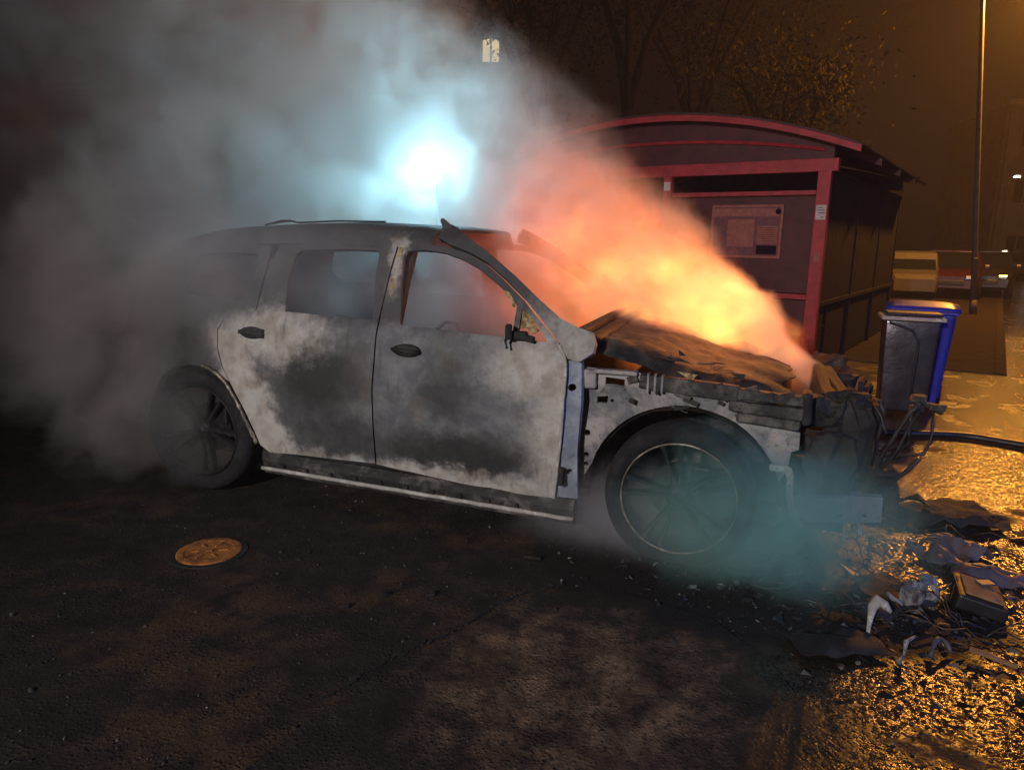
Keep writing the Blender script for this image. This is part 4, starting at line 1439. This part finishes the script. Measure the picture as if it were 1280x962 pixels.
def parked(name, loc, rz, paint, label, cat, van=False, lit=False, group='vehicles parked in the street behind'):
    c = empty(name, loc, rz)
    tag(c, label, cat, group)
    bm = bmesh.new()
    if van:
        loft(bm, [sec(-2.4, .86, .3, 1.9), sec(-2.3, .92, .25, 1.98), sec(.6, .94, .25, 2.0), sec(1.0, .93, .25, 1.92), sec(1.55, .92, .25, 1.22), sec(2.1, .88, .28, 1.05), sec(2.3, .78, .35, .85)])
    else:
        loft(bm, [sec(-2.05, .70, .40, .80), sec(-1.95, .80, .32, .92), sec(-1.2, .86, .26, .96), sec(1.0, .87, .26, .95), sec(1.75, .84, .28, .84), sec(2.0, .74, .36, .70)])
    link_bm('body', bm, paint, c, False)
    if not van:
        bm = bmesh.new()
        def gs(x, hw, z): return [(x, -hw, .94), (x, -hw + .16, z), (x, hw - .16, z), (x, hw, .94)]
        loft(bm, [gs(-1.75, .70, .97), gs(-1.15, .78, 1.42), gs(-.2, .80, 1.48), gs(.35, .80, 1.43), gs(1.15, .78, .96)])
        link_bm('cabin_glass', bm, M['glass_dark'], c, False)
        bm = bmesh.new()
        loft(bm, [[(-1.2, -.60, 1.42), (-1.2, -.60, 1.455), (-1.2, .60, 1.455), (-1.2, .60, 1.42)], [(-.2, -.63, 1.485), (-.2, -.6, 1.515), (-.2, .6, 1.515), (-.2, .63, 1.485)], [(.36, -.62, 1.43), (.36, -.6, 1.46), (.36, .6, 1.46), (.36, .62, 1.43)]])
        for s in (-1, 1):
            tube(bm, [(1.13, s * .79, .95), (.36, s * .645, 1.44)], .03, 6)
            tube(bm, [(-.25, s * .81, .94), (-.22, s * .65, 1.48)], .035, 6)
            tube(bm, [(-1.7, s * .71, .95), (-1.18, s * .63, 1.43)], .04, 6)
        link_bm('roof', bm, paint, c)
    else:
        bm = bmesh.new()
        loft(bm, [[(1.06, -.80, 1.83), (1.06, .80, 1.83), (1.05, .80, 1.80), (1.05, -.80, 1.80)], [(1.56, -.84, 1.24), (1.56, .84, 1.24), (1.54, .84, 1.22), (1.54, -.84, 1.22)]])
        link_bm('windscreen', bm, M['glass_dark'], c)
        for s in (-1, 1):
            bm = bmesh.new()
            loft(bm, [[(.2, s * .945, 1.2), (.2, s * .945, 1.75), (.2, s * .93, 1.75), (.2, s * .93, 1.2)], [(.95, s * .94, 1.2), (.9, s * .94, 1.75), (.9, s * .92, 1.75), (.95, s * .92, 1.2)]])
            link_bm('side_window', bm, M['glass_dark'], c)
    L = 2.0 if not van else 2.26
    for s in (-1, 1):
        bm = bmesh.new()
        box(bm, (L - .04, s * .58, .68 if not van else .78), (.14, .26, .13), bevel=.03)
        link_bm('headlight', bm, M['headlamp_lit'] if lit else M['chrome'], c)
        for x in (-1.25, 1.25 if not van else 1.45):
            bm = bmesh.new()
            lathe(bm, [(.19, -.08), (.29, -.10), (.31, -.05), (.31, .10), (.19, .10)], 26, 'y')
            w = link_bm('wheel', bm, M['rubber'], c, True, (x, s * .80, .31))
            bm = bmesh.new()
            lathe(bm, [(.001, -.06), (.05, -.07), (.18, -.05), (.19, -.08), (.19, .05)], 22, 'y')
            link_bm('rim', bm, M['chrome'], w, True)
        bm = bmesh.new()
        box(bm, (.75, s * .97, 1.0 if not van else 1.25), (.10, .16, .12), bevel=.03)
        link_bm('side_mirror', bm, paint, c)
        bm = bmesh.new()
        box(bm, (-L + .02, s * .6, .75), (.10, .2, .14), bevel=.02)
        link_bm('tail_light', bm, M['red_car'], c)
    bm = bmesh.new()
    box(bm, (L - .02, 0, .52), (.10, .9, .14), bevel=.02)
    link_bm('grille', bm, M['dark_plastic'], c)
    return c


cd = math.atan2(kd.y, kd.x)
VAN = parked('parked_van', (12.75, 23.3, 0), cd + .2, M['white_paint'], 'white van parked nearest the shelter, partly hidden by the bins', 'van', True)
VAN.scale = (.72, .72, .72)
parked('parked_car', (14.3, 23.6, 0), cd, M['red_car'], 'dark red car parked to the right of the white van', 'car')
parked('parked_car', (15.9, 24.5, 0), cd, M['dark_car'], 'dark car parked farther back beside the lamp post', 'car')
parked('parked_car', (26.2, 37.0, 0), cd - .25, M['dark_car'], 'distant dark car with pale lit headlights at the right edge', 'car', False, True)


# ------------------------------------------------------------------ buildings
def building(name, x0, x1, y, dep, h, label, floors, per, lit, rot=0.0, sill=.9, win=(1.3, 1.4), balcony=()):
    b = empty(name, ((x0 + x1) / 2, y, 0), rot)
    tag(b, label, 'building')
    w = x1 - x0
    fh = h / floors
    # facade as one sheet with real openings
    holes = []
    cells = []
    for f in range(floors):
        for k in range(per):
            cx = -w / 2 + (k + .5) * w / per
            z = f * fh + sill
            holes.append([(cx - win[0] / 2, z), (cx + win[0] / 2, z), (cx + win[0] / 2, z + win[1]), (cx - win[0] / 2, z + win[1])])
            cells.append((f, k, cx, z))
    bm = sheet([(-w / 2, 0), (w / 2, 0), (w / 2, h), (-w / 2, h)], holes, 50)
    thicken(bm, .25)
    wall = link_bm('wall', bm, M['concrete_wall'], b)
    bm = bmesh.new()
    box(bm, (0, dep / 2 + .35, h / 2), (w, dep, h))
    link_bm('rear_block', bm, M['concrete_wall'], b)
    bm = bmesh.new()
    box(bm, (0, dep / 2, h + .15), (w + .5, dep + .7, .3), bevel=.03)
    link_bm('roof', bm, M['slab'], b)
    for f, k, cx, z in cells:
        on = (f, k) in lit
        bm = bmesh.new()
        zz = z + win[1] / 2
        for c, s in (((cx, .12, z + .03), (win[0], .07, .06)), ((cx, .12, z + win[1] - .03), (win[0], .07, .06)), ((cx - win[0] / 2 + .03, .12, zz), (.06, .07, win[1] - .12)), ((cx + win[0] / 2 - .03, .12, zz), (.06, .07, win[1] - .12)), ((cx, .12, zz), (.05, .07, win[1] - .12))):
            box(bm, c, s)
        fr = link_bm('window', bm, M['slab'], b)
        bm = bmesh.new()
        box(bm, (cx, .16, zz), (win[0] - .04, .02, win[1] - .04))
        link_bm('pane', bm, M['lit_window'] if on else M['glass_dark'], fr)
        if on and name == 'apartment_building':
            bm = bmesh.new()
            rr = []
            for i in range(13):
                a = i / 12
                rr.append([bm.verts.new((cx - win[0] / 2 + win[0] * a, .10 + .02 * math.sin(i * 2.4), z + win[1])), bm.verts.new((cx - win[0] / 2 + win[0] * a, .10 + .02 * math.sin(i * 2.4), z + win[1] * (.80 + .10 * abs(math.sin(a * math.pi))))) ])
            for p_, q_ in zip(rr[:-1], rr[1:]): bm.faces.new((p_[0], p_[1], q_[1], q_[0]))
            link_bm('curtain', bm, M['dark_board'], fr)
    for f, k in balcony:
        cx = -w / 2 + (k + .5) * w / per
        z = f * fh
        bm = bmesh.new()
        box(bm, (cx, -.62, z + .05), (w / per * .92, 1.2, .16), bevel=.02)
        bal = link_bm('balcony', bm, M['slab'], b)
        bm = bmesh.new()
        box(bm, (cx, -1.2, z + .62), (w / per * .92, .06, .95), bevel=.01)
        box(bm, (cx - w / per * .45, -.62, z + .62), (.05, 1.1, .95), bevel=.01)
        box(bm, (cx + w / per * .45, -.62, z + .62), (.05, 1.1, .95), bevel=.01)
        link_bm('parapet', bm, M['slab'], bal)
    return b


building('apartment_building', -17.6, .4, 25.0, 9, 15.0, 'dark apartment block behind the smoke with one lit yellow window', 5, 7, {(2, 6)}, 0.0, 1.20, (.66, .88), [(f, k) for f in range(1, 5) for k in (1, 3, 5)])
building('far_building', 27.6, 41, 41.0, 9, 9.4, 'dark distant building with a few small lights at the right edge', 3, 5, {(1, 2)}, R(-12))
# small lamps far away at the right edge
for (x, y, z, lab) in ((26.3, 39.5, 5.2, 'small white distant lamp high beside the dark building'), (27.6, 39.5, 4.3, 'small orange distant lamp low beside the dark building')):
    d = empty('distant_lamp', (x, y, 0))
    tag(d, lab, 'street lamp', None)
    bm = bmesh.new(); tube(bm, [(0, 0, 0), (0, 0, z), (.3, 0, z + .15)], [.06, .045, .04], 8)
    link_bm('pole', bm, M['pole'], d)
    bm = bmesh.new(); box(bm, (.42, 0, z + .10), (.30, .16, .09), bevel=.02)
    link_bm('lamp_head', bm, M['small_lamp'], d)


# ------------------------------------------------------------------ trees
def tree(name, loc, h, crown, n, label, leaf, seed, fork=.45, spread=1.0, leafsize=.16):
    rr = random.Random(seed)
    t = empty(name, loc, rr.uniform(0, 6))
    tag(t, label, 'tree', 'trees behind the bin shelter')
    bm = bmesh.new()
    zf = h * fork
    tube(bm, [(0, 0, 0), (.05, .02, zf * .5), (.0, .05, zf)], [.22, .17, .14], 9)
    tips = []
    for k in range(6):
        a = k * 1.05 + rr.uniform(-.3, .3)
        d = Vector((math.cos(a), math.sin(a), 0)) * spread
        p1 = Vector((0, .05, zf - .2)) + d * .35 + Vector((0, 0, h * .14))
        p2 = p1 + d * rr.uniform(.5, .9) + Vector((0, 0, h * .16))
        p3 = p2 + d * rr.uniform(.4, .9) + Vector((rr.uniform(-.3, .3), rr.uniform(-.3, .3), h * .15))
        tube(bm, [(0, .05, zf - .2), p1, p2, p3], [.12, .085, .055, .02], 7)
        tips += [p2, p3, (p1 + p2) / 2]
        for j in range(3):
            b0 = p1.lerp(p3, .3 + .25 * j)
            b1 = b0 + Vector((rr.uniform(-.9, .9), rr.uniform(-.9, .9), rr.uniform(.2, .9)))
            tube(bm, [b0, b1], [.035, .01], 5)
            tips.append(b1)
    link_bm('trunk', bm, M['bark'], t, True)
    verts, faces = [], []
    for i in range(n):
        c = rr.choice(tips)
        p = c + Vector((rr.gauss(0, crown), rr.gauss(0, crown), rr.gauss(0, crown * .8)))
        if mnoise.noise(p * .9 + Vector((seed, 0, 0))) < -.12: continue
        a = Vector((rr.uniform(-1, 1), rr.uniform(-1, 1), rr.uniform(-1, 1))).normalized()
        b = a.orthogonal().normalized()
        s = leafsize * rr.uniform(.6, 1.3)
        k = len(verts)
        verts += [p - a * s * .5, p + b * s * .22, p + a * s * .5, p - b * s * .22]
        faces.append((k, k + 1, k + 2, k + 3))
    me = bpy.data.meshes.new('crown')
    me.from_pydata([tuple(v) for v in verts], [], faces)
    me.materials.append(leaf)
    o = bpy.data.objects.new('crown', me)
    col.objects.link(o)
    o.parent = t
    return t


tree('forked_tree', (2.9, 19.5, 0), 12, .9, 2600, 'dark forked tree left of centre behind the shelter roof', M['leaf'], 3, .42, 1.2)
tree('leafy_tree', (5.2, 22.0, 0), 13, 1.2, 3600, 'tall dark leafy tree in the middle behind the shelter roof', M['leaf'], 11, .35, 1.5)
tree('leafy_tree', (.6, 22.5, 0), 13, 1.2, 5000, 'tall dark leafy tree beside the apartment block', M['leaf'], 17, .35, 1.3)
tree('leafy_tree', (8.3, 25.5, 0), 12, 1.2, 3600, 'dark leafy tree farthest right behind the shelter', M['leaf'], 23, .35, 1.5)
tree('small_tree', (7.0, 19.6, 0), 6.4, .55, 4200, 'low tree above the shelter roof, its leaves coloured yellow as lit by the lamp', M['leaf_lamplit'], 29, .5, .75, .15)

# ------------------------------------------------------------------ smoke, flames, steam, haze
def dens_material(name, steps):
    t = NT(name)
    t.m.cycles.volume_step_rate = steps
    return t


def plume_field(t, A, D, B, r0_, k_, P, rmax=9.0):
    """distance fields of a bent cone: returns t along the axis and radius / cone radius"""
    q = t.vm('SUBTRACT', P, tuple(A))
    s = t.vm('DOT_PRODUCT', q, tuple(D), 1)
    s = t.mx(s, 0.0)
    bend = t.vm('SCALE', tuple(B), t.mul(s, s))
    q2 = t.vm('SUBTRACT', q, bend)
    perp = t.vm('SUBTRACT', q2, t.vm('SCALE', tuple(D), s))
    rad = t.vm('LENGTH', perp, None, 1)
    rr = t.mn(t.add(r0_, t.mul(s, k_)), rmax)
    return s, t.math('DIVIDE', rad, rr), q2


def cone_mesh(name, A, D, B, r0_, k_, t1, mat, rmax=9.0, grow=1.3, seg=20, n=14, zmin=.02):
    bm = bmesh.new()
    rows = []
    a = D.orthogonal().normalized(); b = D.cross(a).normalized()
    for i in range(n + 1):
        s = -.12 + (t1 + .12) * i / n
        c = A + D * s + B * (max(s, 0) ** 2)
        r_ = min(r0_ + k_ * max(s, 0), rmax) * grow * (1 if 0 < i else .7)
        row = []
        for k in range(seg):
            p = c + (a * math.cos(k * math.tau / seg) + b * math.sin(k * math.tau / seg)) * r_
            p.z = max(p.z, zmin)
            row.append(bm.verts.new(p))
        rows.append(row)
    for x, y in zip(rows[:-1], rows[1:]):
        for k in range(seg): bm.faces.new((x[k], x[(k + 1) % seg], y[(k + 1) % seg], y[k]))
    bm.faces.new(rows[0][::-1]); bm.faces.new(rows[-1])
    return tag(link_bm(name, bm, mat), kind='stuff')


# big plume blown up and to the left
PA = Vector((1.98, 4.34, .72))
PD = Vector((-1.95, 1.62, .86)).normalized()
PB = Vector((-.045, -.012, .018))
PR0, PK, PRM, PT = .10, .455, 3.6, 9.5
t = dens_material('smoke_volume', .16)
P = t.n('ShaderNodeNewGeometry').outputs['Position']
nz = t.noise(P, 1.15, 1.5, .55, color=True)
warp = t.vm('SCALE', t.vm('SUBTRACT', nz, (.5, .5, .5)), .9)
s0 = t.vm('DOT_PRODUCT', t.vm('SUBTRACT', P, tuple(PA)), tuple(PD), 1)
warp = t.vm('SCALE', warp, t.step(s0, 0, 1.8, .22, 1.15, False))
sepn = t.n('ShaderNodeSeparateXYZ'); t.link(nz, sepn.inputs[0])
lumps = t.step(sepn.outputs[2], .40, .60, .22, 1.75)
Pw = t.vm('ADD', P, warp)
s, f, q2 = plume_field(t, PA, PD, PB, PR0, PK, Pw, PRM)
lumps = t.mx(lumps, t.step(s, .8, 3.4, 1.05, .5))
n2 = t.noise(P, 2.6, 3, .6)
f2 = t.add(f, t.mul(t.sub(n2, .5), 1.05))
body = t.step(f2, .68, .98, 1, 0)
fade = t.step(s, 6.0, 9.5, 1, 0)
thin = t.step(s, 0.0, 2.6, 4.5, 1.05)
d = t.mul(t.mul(t.mul(body, thin), lumps), t.mul(fade, t.step(n2, .38, .62, .2, 1.8)))
pv_ = t.n('ShaderNodeVolumePrincipled')
pv_.inputs['Color'].default_value = (.93, .92, .91, 1)
t.put(pv_.inputs['Density'], d)
pv_.inputs['Anisotropy'].default_value = .15
t.link(pv_.outputs[0], t.out.inputs['Volume'])
cone_mesh('smoke', PA, PD, PB, PR0, PK, PT, t.m, PRM, 1.32)

# flames in the mouth of the plume
FA = Vector((1.98, 4.36, .74))
FD = Vector((-1.45, .90, .60)).normalized()
FB = Vector((0, 0, .02))
t = dens_material('flame_volume', .4)
P = t.n('ShaderNodeNewGeometry').outputs['Position']
warp = t.vm('SCALE', t.vm('SUBTRACT', t.noise(P, 3.4, 4, .6, color=True), (.5, .5, .5)), .62)
Pw = t.vm('ADD', P, warp)
s, f, q2 = plume_field(t, FA, FD, FB, .10, .44, Pw)
n2 = t.noise(Pw, 4.6, 4, .62)
f2 = t.add(f, t.mul(t.sub(n2, .5), 1.25))
core = t.step(f2, .30, .92, 1, 0)
along = t.mul(t.step(s, .0, .45, .35, 1), t.step(s, 1.1, 2.9, 1, 0))
heat = t.mul(core, along)
pv_ = t.n('ShaderNodeVolumePrincipled')
pv_.inputs['Density'].default_value = .0
pv_.inputs['Color'].default_value = (.9, .5, .3, 1)
t.put(pv_.inputs['Density'], t.mul(heat, .9))
t.put(pv_.inputs['Emission Strength'], t.mul(t.mul(heat, t.step(n2, .42, .60, .15, 2.1)), t.step(t.math('ABSOLUTE', t.sub(s, .95)), .15, .9, 4.0, 2.3)))
t.put(pv_.inputs['Emission Color'], t.ramp(heat, [(0.0, (1, .12, .022)), (.35, (1, .19, .045)), (.75, (1, .33, .08)), (1.0, (1, .50, .10))]))
t.link(pv_.outputs[0], t.out.inputs['Volume'])
cone_mesh('flames', FA, FD, FB, .10, .44, 3.0, t.m, 9, 1.3, 16, 8)


# low steam creeping out from under the front of the car
def steam_cloud(name, c, r_, rz, mat):
    bm = bmesh.new()
    bmesh.ops.create_uvsphere(bm, u_segments=20, v_segments=10, radius=1)
    m = Matrix.Translation(c) @ Matrix.Rotation(rz, 4, 'Z') @ Matrix.Diagonal((*r_, 1))
    bmesh.ops.transform(bm, matrix=m, verts=bm.verts[:])
    for v in bm.verts: v.co.z = max(v.co.z, .02)
    return tag(link_bm(name, bm, mat), kind='stuff')


def steam_material(name, c, r_, rz, dens, colour, nscale=3.2, wisp=.9):
    t = dens_material(name, .6)
    P = t.n('ShaderNodeNewGeometry').outputs['Position']
    q = t.vm('SUBTRACT', P, tuple(c))
    rt = t.n('ShaderNodeVectorRotate', rotation_type='Z_AXIS')
    t.link(q, rt.inputs['Vector']); rt.inputs['Angle'].default_value = -rz
    q = t.vm('DIVIDE', rt.outputs[0], tuple(r_))
    L = t.vm('LENGTH', q, None, 1)
    nn = t.noise(P, nscale, 4, .6)
    d = t.mul(t.step(t.add(L, t.mul(t.sub(nn, .5), wisp)), .2, .92, 1, 0), t.mul(t.step(nn, .36, .64, .35, 1.5), dens))
    v = t.n('ShaderNodeVolumePrincipled')
    v.inputs['Color'].default_value = (*colour, 1)
    t.put(v.inputs['Density'], d)
    t.link(v.outputs[0], t.out.inputs['Volume'])
    return t.m


c, r_ = (.72, 3.55, .16), (1.05, .42, .38)
steam_cloud('steam', c, r_, YAW, steam_material('low_steam', c, r_, YAW, 2.6, (.90, .88, .92)))
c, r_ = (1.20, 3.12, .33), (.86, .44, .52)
steam_cloud('steam', c, r_, YAW, steam_material('teal_tinted_steam', c, r_, YAW, 3.4, (.54, .95, .88), 3.6, 1.5))  # teal light around the front wheel is put into this steam's colour

c, r_ = tuple(cw(.95, .60, 1.10)), (1.75, .80, .60)
steam_cloud('cabin_smoke', c, r_, YAW, steam_material('cabin_smoke', c, r_, YAW, 2.2, (.96, .96, .97), 2.2))
c, r_ = tuple(cw(-.66, -.66, 1.0)), (1.25, .85, 1.35)
steam_cloud('rear_smoke', c, r_, YAW, steam_material('rear_smoke', c, r_, YAW, 8.5, (.62, .56, .53), 2.3, 1.9))

c, r_ = tuple(cw(.35, -1.0, 1.40)), (1.75, .42, .52)
steam_cloud('roof_smoke', c, r_, YAW, steam_material('roof_smoke', c, r_, YAW, 1.1, (.92, .92, .94), 2.4))

# thin night haze lit by the lamps
bm = bmesh.new()
box(bm, (8, 22, 7.5), (90, 66, 17.2))
t = NT('haze_volume')
v = t.n('ShaderNodeVolumePrincipled')
v.inputs['Color'].default_value = (.9, .85, .82, 1)
v.inputs['Density'].default_value = .0022
t.link(v.outputs[0], t.out.inputs['Volume'])
tag(link_bm('haze', bm, t.m), kind='stuff')
